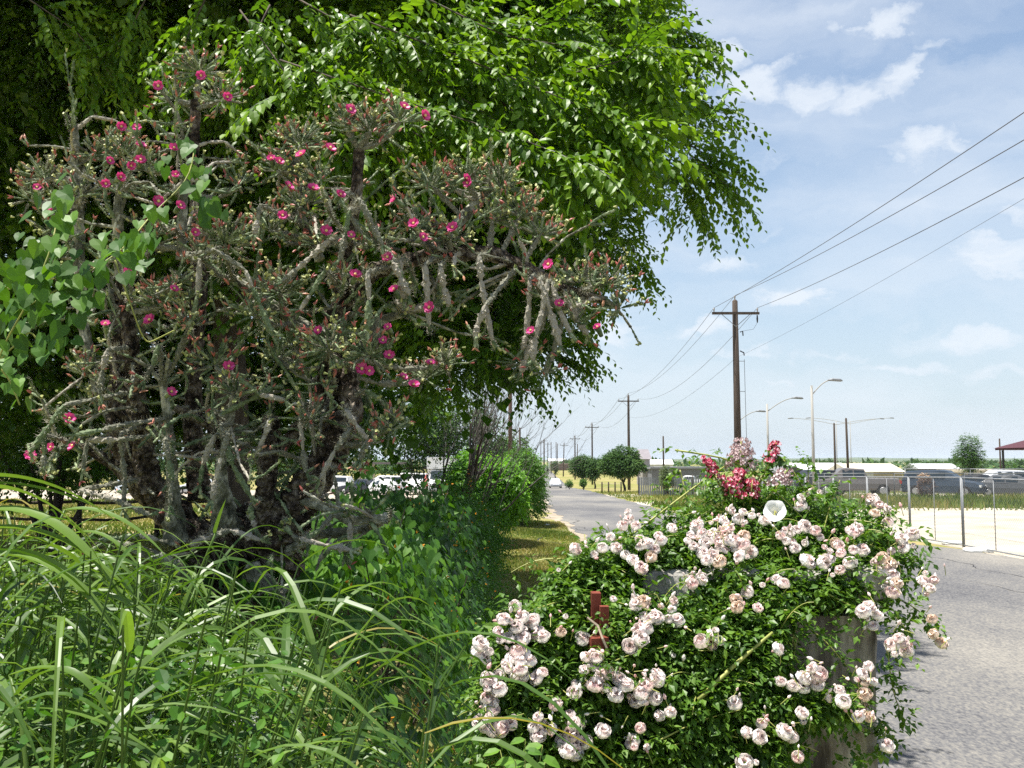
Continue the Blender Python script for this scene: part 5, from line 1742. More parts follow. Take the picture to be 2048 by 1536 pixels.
    # arching shoots with leaflets: px polylines (also built as canes)
    canes = [[(1250, 1080, 3.3), (1400, 965, 3.4), (1500, 900, 3.5)], [(1200, 1140, 3.2), (1330, 1080, 3.3), (1450, 1000, 3.4)], [(1350, 900, 3.5), (1480, 920, 3.45), (1560, 990, 3.4), (1620, 1050, 3.35)],
             [(1396, 1400, 2.72), (1480, 1320, 2.78), (1545, 1265, 2.84)], [(1345, 1450, 2.72), (1400, 1400, 2.74)], [(1360, 940, 3.5), (1375, 1000, 3.45), (1400, 1040, 3.4)], [(1640, 1090, 3.3), (1660, 1010, 3.35), (1680, 960, 3.4)],
             [(1740, 1080, 3.3), (1800, 1090, 3.3), (1850, 1150, 3.3)], [(1720, 1180, 3.1), (1790, 1230, 3.05), (1820, 1270, 3.0)], [(1760, 1180, 3.15), (1840, 1220, 3.15), (1880, 1280, 3.15)], [(1775, 1300, 3.0), (1785, 1380, 3.0), (1810, 1450, 3.0)],
             [(1170, 1190, 3.0), (1110, 1205, 2.9), (1050, 1225, 2.8)], [(1230, 1180, 3.05), (1190, 1210, 3.0)], [(1560, 1200, 2.98), (1550, 1240, 2.95)], [(1640, 1180, 3.0), (1700, 1210, 2.98), (1735, 1235, 2.95)], [(1580, 1230, 2.95), (1650, 1280, 2.9), (1700, 1340, 2.9)],
             [(1160, 1370, 2.7), (1230, 1320, 2.75), (1290, 1300, 2.8)], [(1320, 1480, 2.65), (1400, 1440, 2.7), (1480, 1420, 2.7)], [(1450, 1180, 3.0), (1500, 1215, 2.97), (1560, 1195, 2.95)], [(1740, 1010, 3.35), (1760, 1050, 3.35), (1790, 1080, 3.3)],
             [(1540, 900, 3.5), (1580, 930, 3.45), (1620, 1000, 3.4)], [(1760, 1440, 3.0), (1770, 1500, 3.0)]]
    for k, c in enumerate(canes):
        pp = np.array([P(*q) for q in c])
        u = np.linspace(0, len(c) - 1, 14)
        pts = np.stack([np.interp(u, np.arange(len(c)), pp[:, i]) for i in range(3)], -1)
        for _ in range(3):
            pts[1:-1] = .25 * pts[:-2] + .5 * pts[1:-1] + .25 * pts[2:]
        r0 = .0075 if k == 3 else (.004 if k < 3 else .0026)
        MB().tube(pts - B, np.linspace(r0, r0 * .55, 14), 6).build('cane', M_CANE, t, True)
        if k != 3:
            for p in pts[::1]:
                for _ in range(2 if k not in (5,) else 1):
                    st.append(p[None] + rg.normal(0, .008, (1, 3)))
                    dr.append(norm(rg.normal(0, 1, (1, 3)) + np.array((0, -.2, .1))))
    # thin new shoots arching out of the mound
    sh = MB()
    for k in range(120):
        c = RG[int(rg.choice(len(RG), p=np.array([q[4] for q in RG]) / sum(q[4] for q in RG)))]
        a, b_ = c[0] + rg.normal(0, .55) * c[2], c[1] - abs(rg.normal(0, .5)) * c[3]
        if a < np.interp(b_, [1060, 1150, 1235, 1300], [1170, 1090, 1010, 950]) or (a > 1575 and b_ > 1200) or (abs(a - 1190) < 50 and b_ > 1150):
            continue
        p0 = P(a, b_, rose_depth(a, b_) + .02)
        d = norm(np.array((rg.normal(0 if a > 1150 else -.4, .6), rg.uniform(-.6, .1), rg.uniform(.2, 1.2))))
        L = rg.uniform(.10, .26)
        q = np.linspace(0, 1, 8)[:, None]
        pts = p0 + d * L * q + np.array((0, 0, -1.)) * (q ** 2) * L * .45
        sh.tube(pts - B, np.linspace(.0022, .0010, 8), 4, cap=False)
        for w in pts[1:]:
            st.append(w[None])
            dr.append(norm(rg.normal(0, 1, (1, 3)) + d[None] * .4))
    sh.build('shoots', M_CANE, t, kind='stuff')
    # inner woody stems down to the ground
    inner = MB()
    for k in range(46):
        b_ = rg.uniform(1150, 1480)
        a = rg.uniform(1230 if b_ < 1280 else 1060, 1600)
        e = P(a, b_, rose_depth(a, b_) + .05) - B
        s = np.array((rg.normal(-.1, .3), rg.normal(0, .06), -.02))
        mid = (s + e) / 2 + np.array((rg.normal(0, .12), -.05, .12))
        inner.tube([s, mid, e], [.007, .005, .003], 5, cap=False)
    inner.build('stems', M_CANE, t, kind='stuff')
    st, dr = np.concatenate(st), np.concatenate(dr)
    n = len(st)
    pos, ax, nr, sz, idx, tt = sprays(st, dr, rg.uniform(.045, .085, n), 5, rg.uniform(.019, .030, n), droop=.2, jit=.3, rg=rg)
    v = np.clip(rg.normal(.42, .2, n)[idx] + rg.normal(0, .06, len(idx)), 0, 1)
    leaf_obj('foliage', pos - B, ax, nr, sz, v, 'fold', M_ROSELEAF, t, 1.15, kind='stuff')


rose_bush()


def planter():
    zc = PTOP + .10
    cx, cy = P(1490, 1040, 3.5)[:2]
    t = thing('flower_pot', (cx, cy, zc), 'dark pot of snapdragons standing on top of the stone pillar', 'flower pot')
    MB().tube([(0, 0, 0), (0, 0, .01), (0, 0, .10), (0, 0, .14), (0, 0, .142), (0, 0, .10)], [.07, .085, .11, .12, .105, .10], 20).build('pot', mat('dark_pot', (.035, .03, .03), .6), t, True)
    MB().tube([(0, 0, .08), (0, 0, .118)], [.10, .104], 16).build('soil', mat('potting_soil', (.03, .022, .016), 1), t)
    base = np.array((cx, cy, zc + .1))
    rg = np.random.default_rng(23)

    def spike(px0, ptop, pbot, dep, m, label, kind, wpx, n, seed):
        q = np.random.default_rng(seed)
        B = base + np.array((q.normal(0, .03), q.normal(0, .03), 0))
        tt = thing('snapdragon', B, label, 'flowering plant')
        top = P(px0, ptop, dep) - B
        bot = P(px0 - (px0 - 1490) * .25, pbot, dep) - B
        pts = [np.array((0, 0, 0)), bot * .6, bot, (bot + top) / 2, top]
        MB().tube(pts, [.004, .0038, .0035, .003, .0015], 6).build('stem', M_CANE, tt, True)
        w = wpx / F * dep / 2
        meshes = []
        for k in range(3):
            mb = MB()
            for i in range(5 if kind == 'snap' else 4):
                a = i / 5 * 6.28
                d = np.array((math.cos(a), math.sin(a), .7))
                s = np.cross(d, (0, 0, 1.)) * .55
                mb.add([np.zeros(3), d * .6 - s, d * .6 + s, d * 1.1 + np.array((0, 0, -.25))], [np.array([(0, 1, 2), (1, 3, 2)])], q.random())
            mb.tube([(0, 0, -.8), (0, 0, 0)], [.2, .35], 5, v=.4)
            meshes.append(mb.mesh('blossom', m))
        for i in range(n):
            u = q.random()
            c = bot + (top - bot) * (1 - (1 - u) * 1.0)
            a = q.uniform(0, 6.28)
            rr = w * (1.0 - .55 * u) * q.uniform(.5, 1)
            off = np.array((math.cos(a), math.sin(a), .15)) * rr
            o = bpy.data.objects.new('blossom', meshes[q.integers(3)])
            COL.objects.link(o)
            o.parent = tt
            o.location = c + off
            o.rotation_euler = Vector(norm(off + np.array((0, 0, .005)))).to_track_quat('Z', 'Y').to_euler()
            s = (.0105 if kind == 'snap' else .009) * q.uniform(.7, 1.1)
            o.scale = (s, s, s)
        # leaves on the lower stem
        k = 50
        p = np.array([bot * q.random() for _ in range(k)]) + q.normal(0, .012, (k, 3))
        leaf_obj('foliage', p, norm(q.normal(0, 1, (k, 3)) + np.array((0, -.2, .3))), norm(q.normal(0, .4, (k, 3)) + np.array((0, 0, 1.))), q.uniform(.03, .06, k), np.clip(q.normal(.4, .2, k), 0, 1), 'fold', M_ROSELEAF, tt, .7, kind='stuff')
    spike(1412, 915, 958, 3.42, M_SNAPRED, 'crimson snapdragon spike leaning left, leftmost of the potted flowers', 'snap', 34, 46, 1)
    spike(1480, 940, 975, 3.42, M_SNAPRED, 'dark pink snapdragon below the faded cluster in the middle of the pot', 'snap', 44, 40, 2)
    spike(1482, 880, 945, 3.46, M_STOCK, 'tall faded pinkish-white flower cluster, highest in the pot', 'stock', 74, 150, 3)
    spike(1553, 885, 925, 3.46, M_SNAPRED, 'narrow rose-pink snapdragon spike standing apart on the right', 'snap', 34, 42, 4)
    spike(1574, 940, 975, 3.40, M_STOCK, 'low faded mauve blossom ball at the right of the pot', 'stock', 62, 70, 5)
    spike(1505, 960, 1000, 3.38, M_SNAPRED, 'short red snapdragon low in front beside the white petunia', 'snap', 40, 30, 6)
    spike(1455, 955, 1000, 3.40, M_SNAPRED, 'reddish snapdragon with orange tinge left of the pot centre', 'snap', 50, 34, 7)
    # white round petunia
    c = P(1550, 1022, 3.2)
    B = np.array((c[0], c[1], PTOP + .1))
    tt = thing('petunia', B, 'single large white trumpet flower above the pale pink roses', 'flower')
    MB().tube([(0, .06, 0), (0, .03, (c[2] - B[2]) * .6), c - B], .0025, 5).build('stem', M_CANE, tt, True)
    mb = MB()
    n = 20
    f = norm(norm(np.array((0, 0, CAMZ)) - c) + np.array((-.15, 0, .35)))
    U = norm(np.cross(f, (0, 0, 1.)))
    Wv = np.cross(f, U)
    V = [c - B - f * .028]
    for rr, dd in ((.012, -.012), (.026, .002), (.038, .004)):
        for i in range(n):
            a = i / n * 6.283
            r2 = rr * (1 + .04 * math.sin(5 * a))
            V.append(c - B + f * (dd + .003 * math.sin(a * 5)) + U * math.cos(a) * r2 + Wv * math.sin(a) * r2)
    i = np.arange(n)
    mb.add(V, [np.stack([0 * i, 1 + i, 1 + (i + 1) % n], -1), np.concatenate([np.stack([1 + k * n + i, 1 + (k + 1) * n + i, 1 + (k + 1) * n + (i + 1) % n, 1 + k * n + (i + 1) % n], -1) for k in range(2)])])
    mb.build('petals', M_WHITE, tt, True)
    MB().tube([c - B - f * .015, c - B - f * .004], [.004, .003], 6).build('stamens', M_YEL, tt)


planter()


def near_sapling():
    rg = np.random.default_rng(29)
    b = P(1050, 1640, 2.05)
    B = np.array((b[0], b[1], float(gz(b[0], b[1]))))
    t = thing('leafy_sapling', B, 'light green sapling with long leaflets poking up at the bottom edge below the roses', 'sapling')
    T, Fc = leaf_tpl('oval')
    ms = [mesh_np('leaf', T, Fc, np.full(len(Fc), v), False, M_HEARTLEAF) for v in (.6, .8, .98)]
    for (px, py, d) in [(1000, 1500, 2.05), (1050, 1478, 2.05), (1085, 1490, 2.08), (1030, 1520, 2.0), (1090, 1525, 2.05), (975, 1530, 2.05)]:
        e = P(px, py, d) - B
        s = np.array((0, 0, max(.5, e[2] - .3)))
        pts = np.array([s * 0, s, (s + e) / 2 + np.array((0, 0, .04)), e])
        MB().tube(pts, [.004, .003, .002, .001], 5).build('stem', M_CANE, t, True)
        for k in range(9):
            u = .35 + .65 * k / 8
            p = pts[1] + (pts[3] - pts[1]) * u
            d_ = norm(e - s)
            sg = 1 if k % 2 else -1
            ax = norm(d_ * .3 + np.array((sg * .8, -.1, -.45)) + rg.normal(0, .15, 3))
            nr = norm(np.array((rg.normal(0, .2), -.5, .9)))
            X = norm(np.cross(ax, nr))
            Z = np.cross(X, ax)
            A = np.stack([X, ax, Z], 1) * rg.uniform(.035, .058)
            o = bpy.data.objects.new('leaf', ms[rg.integers(3)])
            COL.objects.link(o)
            o.parent = t
            o.matrix_local = Matrix([list(A[0]) + [p[0]], list(A[1]) + [p[1]], list(A[2]) + [p[2]], [0, 0, 0, 1]])


near_sapling()

# ------------------------------------------------------------------ utility poles and wires
def pole(px, d, ptop, label, arm=True, m=M_POLE, lean=0, r=.16, name='utility_pole', group='utility poles along the road', fit=False):
    b = on_ground(px, d)
    h = CAMZ + (HOR - ptop) / F * d - b[2]
    t = thing(name, b, label, 'utility pole', group=group)
    ln = lean * h
    MB().tube([(0, 0, -.3), (ln * .5, 0, h * .5), (ln, 0, h - .08), (ln, 0, h)], [r, r * .82, r * .66, r * .3], 12).build('pole', m, t, True)
    if arm:
        za = h - .75
        MB().box((ln, -.14, za), (2.5, .10, .13)).build('crossarm', m, t)
        for s in (-1, 1):
            mb = MB()
            mb.tube([(ln + s * .75, -.16, za - .06), (ln, -.16, za - .72)], .018, 5)
            mb.build('brace', M_GALV, t)
        for s in (-1.15, 0, 1.15):
            z0 = za + .065 if s else h
            MB().tube([(ln + s, -.14 if s else 0, z0), (ln + s, -.14 if s else 0, z0 + .12), (ln + s, -.14 if s else 0, z0 + .2), (ln + s, -.14 if s else 0, z0 + .22)], [.02, .045, .05, .02], 8).build('insulator', M_CERAM, t, True)
    if fit:
        MB().tube([(1.12, -.14, h - .85), (1.12, -.14, h - 1.05), (1.12, -.14, h - 1.25)], [.03, .05, .03], 8).build('cutout', M_DARK, t, True)
        MB().tube([(.2, -.1, h - 1.75), (.34, -.1, h - 1.7), (.36, -.1, h - 1.95)], [.03, .04, .03], 8).build('arrester', M_DARK, t, True)
        MB().tube([(.18, -.1, h - 2.75), (.38, -.1, h - 2.85), (.4, -.1, h - 3.0)], [.03, .035, .03], 8).build('bracket', M_DARK, t, True)
        MB().tube([(1.12, -.14, h - 1.25), (.9, -.14, h - 1.6), (.36, -.1, h - 1.7)], .008, 5).build('jumper', M_WIRE, t)
        MB().tube([(.40, -.1, h - 3.2), (.42, -.1, h - 6), (.48, -.1, .3)], .014, 5).build('conduit', M_GALV, t)
        for zz in (h - 3.3, h - 4.9, h - 9):
            MB().tube([(.1, -.1, zz), (.42, -.1, zz)], .015, 5).build('standoff', M_GALV, t)
    return b, h, ln


PL = [(1475, 50, 597, 'nearest tall dark utility pole with crossarm, behind the snapdragons', True, .22, -.0015, True),
      (1257, 113, 790, 'second utility pole in front of the round dense tree', True, .19, .001, False),
      (1184, 176, 847, 'third utility pole at the small spreading tree', True, .18, 0, False),
      (1149.5, 238, 872, 'fourth utility pole in the receding roadside row', True, .2, .002, False),
      (1126, 300, 886, 'fifth utility pole, leaning right, in the roadside row', True, .2, .03, False),
      (1102, 380, 884, 'thin distant pole just left of the leaning one', False, .22, 0, False),
      (1114.5, 440, 887, 'thin distant pole, rightmost of the close pair near the leaning one', False, .24, 0, False),
      (1112, 400, 884, 'thin distant pole, left one of the close pair near the leaning one', False, .22, 0, False),
      (1095.5, 420, 885, 'thin distant pole over the road end', True, .22, 0, False),
      (1088, 350, 878, 'distant pole with double crossarm above the hedgerow end', True, .3, 0, False),
      (1081.5, 430, 882, 'faint distant pole, leftmost above the hedgerow end', True, .2, 0, False),
      (1154.5, 330, 888, 'short plain distant pole just right of the fourth roadside pole', False, .2, 0, False)]
tops = []
for (px, d, pt, lab, arm, r_, ln, fit) in PL:
    tops.append(pole(px, d, pt, lab, arm, r=r_, lean=ln, fit=fit))
pole(1020.5, 57, 640, 'reddish wooden pole rising out of the shade tree left of the road', False, M_POLER, r=.14)
pole(1039.5, 90, 855, 'dark pole tip showing just above the bright roadside bush', False, r=.14)
pole(1326, 120, 872, 'lone slim pole right of the round dense tree', False, r=.14, name='wooden_pole', group='lone poles in the right field')
pole(1668, 95, 846, 'left one of two dark plain poles behind the tan barn', False, r=.13, name='wooden_pole', group='lone poles in the right field')
pole(1694, 95, 836, 'right and taller one of two dark plain poles behind the tan barn', False, r=.15, lean=-.012, name='wooden_pole', group='lone poles in the right field')
pole(1997.5, 110, 877, 'slim grey pole beside the maroon pavilion roof', False, r=.12, name='wooden_pole', group='lone poles in the right field')


def wire(p, q, sag, r, label, n=28, extra=None):
    p, q = np.array(p, float), np.array(q, float)
    u = np.linspace(0, 1, n)
    pts = p + (q - p) * u[:, None]
    pts[:, 2] -= sag * 4 * u * (1 - u)
    o = MB().tube(pts - p, r, 5, cap=False).build('power_line', M_WIRE, None, True)
    o.location = p
    tag(o, label, 'wire', 'power lines strung between the utility poles')


def attach(k, s):
    b, h, ln = tops[k]
    za = h - .75 + .29 if s else h + .22
    return np.array((b[0] + ln + s, b[1] - (.14 if s else 0), b[2] + za))


span = ['span from the nearest pole to the second one', 'span from the second pole to the third', 'span from the third pole to the fourth', 'span from the fourth pole to the leaning fifth']
side = {-1.15: 'left', 0: 'middle', 1.15: 'right'}
for k in range(4):
    for s in (-1.15, 0, 1.15):
        wire(attach(k, s), attach(k + 1, s), 1.1 if s < 1 else 1.5, .012 + .006 * k, side[s] + ' power line of the ' + span[k])
for s, (px, py), sg in ((-1.15, (2048, 185), .6), (0, (2048, 240), .6), (1.15, (2048, 315), .6)):
    a = attach(0, s)
    e = P(px, py, 21.0)
    e2 = e + (e - a) * .9
    e2[2] += .3
    wire(a, e2, sg, .012, side[s] + ' heavy power line sweeping from the nearest pole to the upper right corner', 40)
b, h, ln = tops[0]
a = np.array((b[0], b[1], b[2] + h - 3.1))
e = P(2048, 352, 21.0)
wire(a, e + (e - a) * .9, .5, .005, 'thin lowest cable rising from mid-height of the nearest pole to the right edge', 40)
b2, h2, _ = tops[1]
wire(a, (b2[0], b2[1], b2[2] + h2 - 2.6), 1.1, .008, 'thin low cable between the nearest and the second pole')

# street lights
def street_light(px, d, ptop, side_, arm, label, base_py=None, r=.07):
    b = on_ground(px, d)
    h = CAMZ + (HOR - ptop) / F * d - b[2]
    t = thing('street_light', b, label, 'street light', group='street lights by the right lot')
    MB().tube([(0, 0, -.1), (0, 0, h * .5), (0, 0, h)], [r * 1.2, r, r * .8], 10).build('pole', M_CONC, t, True)
    for s, rise in side_:
        u = np.linspace(0, 1, 10)
        pts = np.stack([s * arm * u, 0 * u, h - .45 + (.45 + rise) * np.sin(u * 1.45)], -1)
        MB().tube(pts, .026, 7).build('arm', M_CONC, t, True)
        e = pts[-1]
        MB().tube([e + (-.1 * s, 0, 0), e + (.15 * s, 0, .03), e + (.5 * s, 0, 0), e + (.6 * s, 0, -.03)], [.03, .075, .07, .02], 8).build('lamp_head', M_GALV, t, True)
    return t


street_light(1625, 44, 771, [(1, .25)], .85, 'nearest grey street light with curved arm to the right')
street_light(1535, 56, 808, [(1, .35)], 1.55, 'second street light, its long arm curving right beside the utility pole')
street_light(1479, 64, 828, [(1, .18)], 1.2, 'street light whose arm shows just right of the nearest utility pole')
street_light(1672, 110, 842, [(-1, .3), (1, .25)], 5.0, 'faint far lamp mast with two long arms, left of the twin dark poles', r=.05)
street_light(1700, 120, 841, [(-1, .3), (1, .3)], 5.0, 'faint far lamp mast with two long arms, over the tan barn', r=.05)

# ------------------------------------------------------------------ rail fence on the left
def rail_fence():
    t = thing('rail_fence', (-6, 28.5, float(gz(-6, 28.5))), 'dark rustic post and rail fence across the lawn behind the cactus', 'fence')
    B = np.array(t.location)
    pxs = [-40, 165, 320, 475, 637, 790, 960]
    ptx = []
    for k, px in enumerate(pxs):
        d = 29.0 + .15 * k * (1 if k % 2 else .5)
        b = on_ground(px, d)
        top = CAMZ - ((980 if k != 1 else 985) - HOR) / F * d
        MB().tube([(b[0] - B[0], b[1] - B[1], b[2] - B[2] - .1), (b[0] - B[0] + .01, b[1] - B[1], top - B[2] - .03), (b[0] - B[0], b[1] - B[1], top - B[2])], [.085, .075, .05], 8, .08, seed=k).build('post', M_GREYW, t, True)
        ptx.append((b - B, top - B[2]))
    rg = np.random.default_rng(12)
    for k in range(len(pxs) - 1):
        for (dz, r_) in ((-.28, .05), (-.78, .045)):
            a, b = ptx[k], ptx[k + 1]
            p0 = np.array((a[0][0], a[0][1] - .08, a[1] + dz + rg.normal(0, .03)))
            p1 = np.array((b[0][0], b[0][1] - .08, b[1] + dz + rg.normal(0, .03)))
            pts = [p0 + (p1 - p0) * u + np.array((0, 0, -.06 * math.sin(u * 3.14) + rg.normal(0, .01))) for u in np.linspace(0, 1, 7)]
            MB().tube(pts, r_, 7, .08, seed=k).build('rail', M_GREYW, t, True)
    a, b = ptx[4], ptx[5]
    MB().tube([(a[0][0] + .5 * (b[0][0] - a[0][0]), a[0][1] - .12, -.1), (a[0][0] + .62 * (b[0][0] - a[0][0]), a[0][1] - .1, a[1] - .3)], .03, 6).build('brace', M_GREYW, t, True)


rail_fence()

# ------------------------------------------------------------------ chain link fences on the right
def chain_panel(t, p0, p1, h, B, mesh_step=.09, bar=.02, wr=.0022, mid=True, foot=True):
    p0, p1 = np.array(p0, float), np.array(p1, float)
    v = p1 - p0
    L = np.linalg.norm(v[:2])
    u = v / L
    up = np.array((0, 0, 1.))
    z0 = .06
    for q, nm in ((p0, 'post'), (p1, 'post')):
        MB().tube([q - B, q + up * h - B], bar, 8).build('post', M_GALV, t, True)
    MB().tube([p0 + up * h - B, p1 + up * h - B], bar * .9, 8).build('top_rail', M_GALV, t, True)
    MB().tube([p0 + up * z0 - B, p1 + up * z0 - B], bar * .9, 8).build('bottom_rail', M_GALV, t, True)
    if mid:
        m_ = (p0 + p1) / 2
        MB().tube([m_ + up * z0 - B, m_ + up * h - B], bar * .55, 8).build('brace_bar', M_GALV, t, True)
    # woven wire: diagonal thin ribbons
    V, Fq = [], []
    hh = h - z0
    nn = int((L + hh) / mesh_step)
    w = np.array((0, 0, wr))
    for sgn in (1, -1):
        for k in range(nn):
            s = k * mesh_step
            a0, a1 = (s - hh, s)
            z_a, z_b = 0, hh
            x_a, x_b = max(a0, 0), min(a1, L)
            if x_b <= x_a:
                continue
            za = (x_a - a0)
            zb = (x_b - a0)
            if sgn < 0:
                za, zb = hh - za, hh - zb
            A = p0 + u * x_a + up * (z0 + za) - B
            C = p0 + u * x_b + up * (z0 + zb) - B
            n0 = len(V)
            V += [A - w, A + w, C + w, C - w]
            Fq.append((n0, n0 + 1, n0 + 2, n0 + 3))
    me = mesh_np('wire_mesh', np.array(V), np.array(Fq), None, False, M_GALV)
    obj('wire_mesh', me, t, kind='stuff')


FX = 11.7
ysp = [18.4, 21.6, 24.9, 28.2, 31.5, 34.8, 38.1, 41.4, 44.7]
for k in range(len(ysp) - 1):
    y0, y1 = ysp[k], ysp[k + 1] - .08
    lab = ['nearest chain link fence panel, cut by the right picture edge', 'second chain link panel from the right edge, with a white sandbag at its foot', 'third chain link panel from the right edge, beside the drooping roses',
           'chain link panel fourth from the right edge, behind the topmost right roses', 'chain link panel fifth from the right edge', 'chain link panel sixth from the right edge', 'chain link panel seventh from the right edge', 'farthest chain link panel of the roadside row'][k]
    B = np.array((FX, y0, float(gz(FX, y0))))
    t = thing('fence_panel', B, lab, 'fence panel', group='temporary chain link panels along the road')
    off = .25 * max(0, k - 3)
    chain_panel(t, (FX + .0, y0, B[2] + .03), (FX + .0, y1, float(gz(FX, y1)) + .03), 1.80, B, wr=.003)
    # flat foot
# far chain-link fence crossing in front of the parked cars
t = thing('chain_link_fence', (30, 57.2, 0), 'long low chain link fence in front of the parked cars on the right', 'fence')
B = np.array((30, 57.2, 0.))
for k in range(9):
    x0 = 14.5 + k * 4.2
    chain_panel(t, (x0, 57.2, float(gz(x0, 57.2))), (x0 + 4.2, 57.2, float(gz(x0 + 4.2, 57.2))), 1.55, B, mesh_step=.3, bar=.03, wr=.006, mid=False)
t = thing('chain_link_fence', (40, 66, 0), 'taller chain link fence behind the parked cars on the right', 'fence')
B = np.array((40, 66, 0.))
for k in range(7):
    x0 = 27.2 + k * 4.5
    chain_panel(t, (x0, 66, float(gz(x0, 66))), (x0 + 4.5, 66, float(gz(x0 + 4.5, 66))), 1.75, B, mesh_step=.4, bar=.03, wr=.006, mid=False)

for i, (px, py, lab) in enumerate([(1895, 1086, 'crumpled white sandbag at the foot of the chain link panels, left one'), (1946, 1102, 'larger flat white sandbag at the foot of the nearest fence joint')]):
    d = CAMZ * F / (py - HOR)
    V, Q = rock((0, 0, 0), ((.62, .5, .12) if i else (.5, .4, .1)), 90 + i, None)
    o = obj('sandbag', mesh_np('sandbag', V, Q, None, True, mat('white_sandbag', (.78, .78, .76), .8, bump=(14, .6, .03))))
    x = (px - 1024) / F * d
    o.location = (x, d, float(gz(x, d)) + .05)
    tag(o, lab, 'sandbag')

V, Q = rock((0, 0, 0), (.16, .12, .05), 97, None)
o = obj('paper_scrap', mesh_np('paper_scrap', V, Q, None, False, M_WHITE))
o.location = (1.32, 35.5, float(gz(1.32, 35.5)) + .06)
tag(o, 'scrap of white paper lying on the grass verge', 'litter')

# slatted grey fence across the road
def slat_fence():
    t = thing('slat_fence', (15, 86, float(gz(15, 86))), 'grey slatted fence panels beyond the road under the round tree', 'fence')
    B = np.array(t.location)
    m = mat('grey_slat', noise=(2, 4), stops=[(.3, (.20, .21, .22)), (.7, (.34, .35, .36))], rough=.7)
    x = 11.2
    k = 0
    rg = np.random.default_rng(3)
    while x < 21:
        y = 84 - (x - 11.2) * .9
        g = float(gz(x, y))
        top = CAMZ - (954 - HOR) / F * y
        h = max(.8, top - g) if not (12.9 < x < 13.6) else .6
        MB().box((x - B[0], y - B[1], g + h / 2 - B[2]), (.15, .02, h * rg.uniform(.97, 1.02))).build('slat', m, t)
        if k % 12 == 0:
            MB().tube([(x - .09 - B[0], y - B[1], g - B[2]), (x - .09 - B[0], y - B[1], g + h + .25 - B[2])], .035, 6).build('post', M_GREYW, t, True)
        x += .17
        k += 1


slat_fence()
t = thing('field_fence', (9.5, 95, float(gz(9.5, 95))), 'short run of grey wire field fence with dark posts left of the slatted fence', 'fence')
B = np.array(t.location)
for px in (1203, 1216, 1229, 1241):
    b = on_ground(px, 95) - B
    MB().tube([b - (0, 0, .1), b + (0, 0, 1.1)], .07, 6).build('post', M_GREYW, t, True)
a, b = on_ground(1203, 95) - B, on_ground(1241, 95) - B
for z in (.3, .6, .9):
    MB().tube([a + (0, 0, z), b + (0, 0, z)], .012, 4).build('wire', M_GALV, t)

# ------------------------------------------------------------------ vehicles
def loft(sec, closed_ends=True):
    """sec: list of (k,3) rings of equal length"""
    k = len(sec[0])
    V = np.concatenate(sec)
    n = len(sec)
    i, j = np.meshgrid(np.arange(n - 1), np.arange(k), indexing='ij')
    Q = np.stack([i * k + j, (i + 1) * k + j, (i + 1) * k + (j + 1) % k, i * k + (j + 1) % k], -1).reshape(-1, 4)
    caps = [np.array([list(range(k))]), np.array([[(n - 1) * k + q for q in range(k)][::-1]])]
    return V, [Q] + (caps if closed_ends else [])


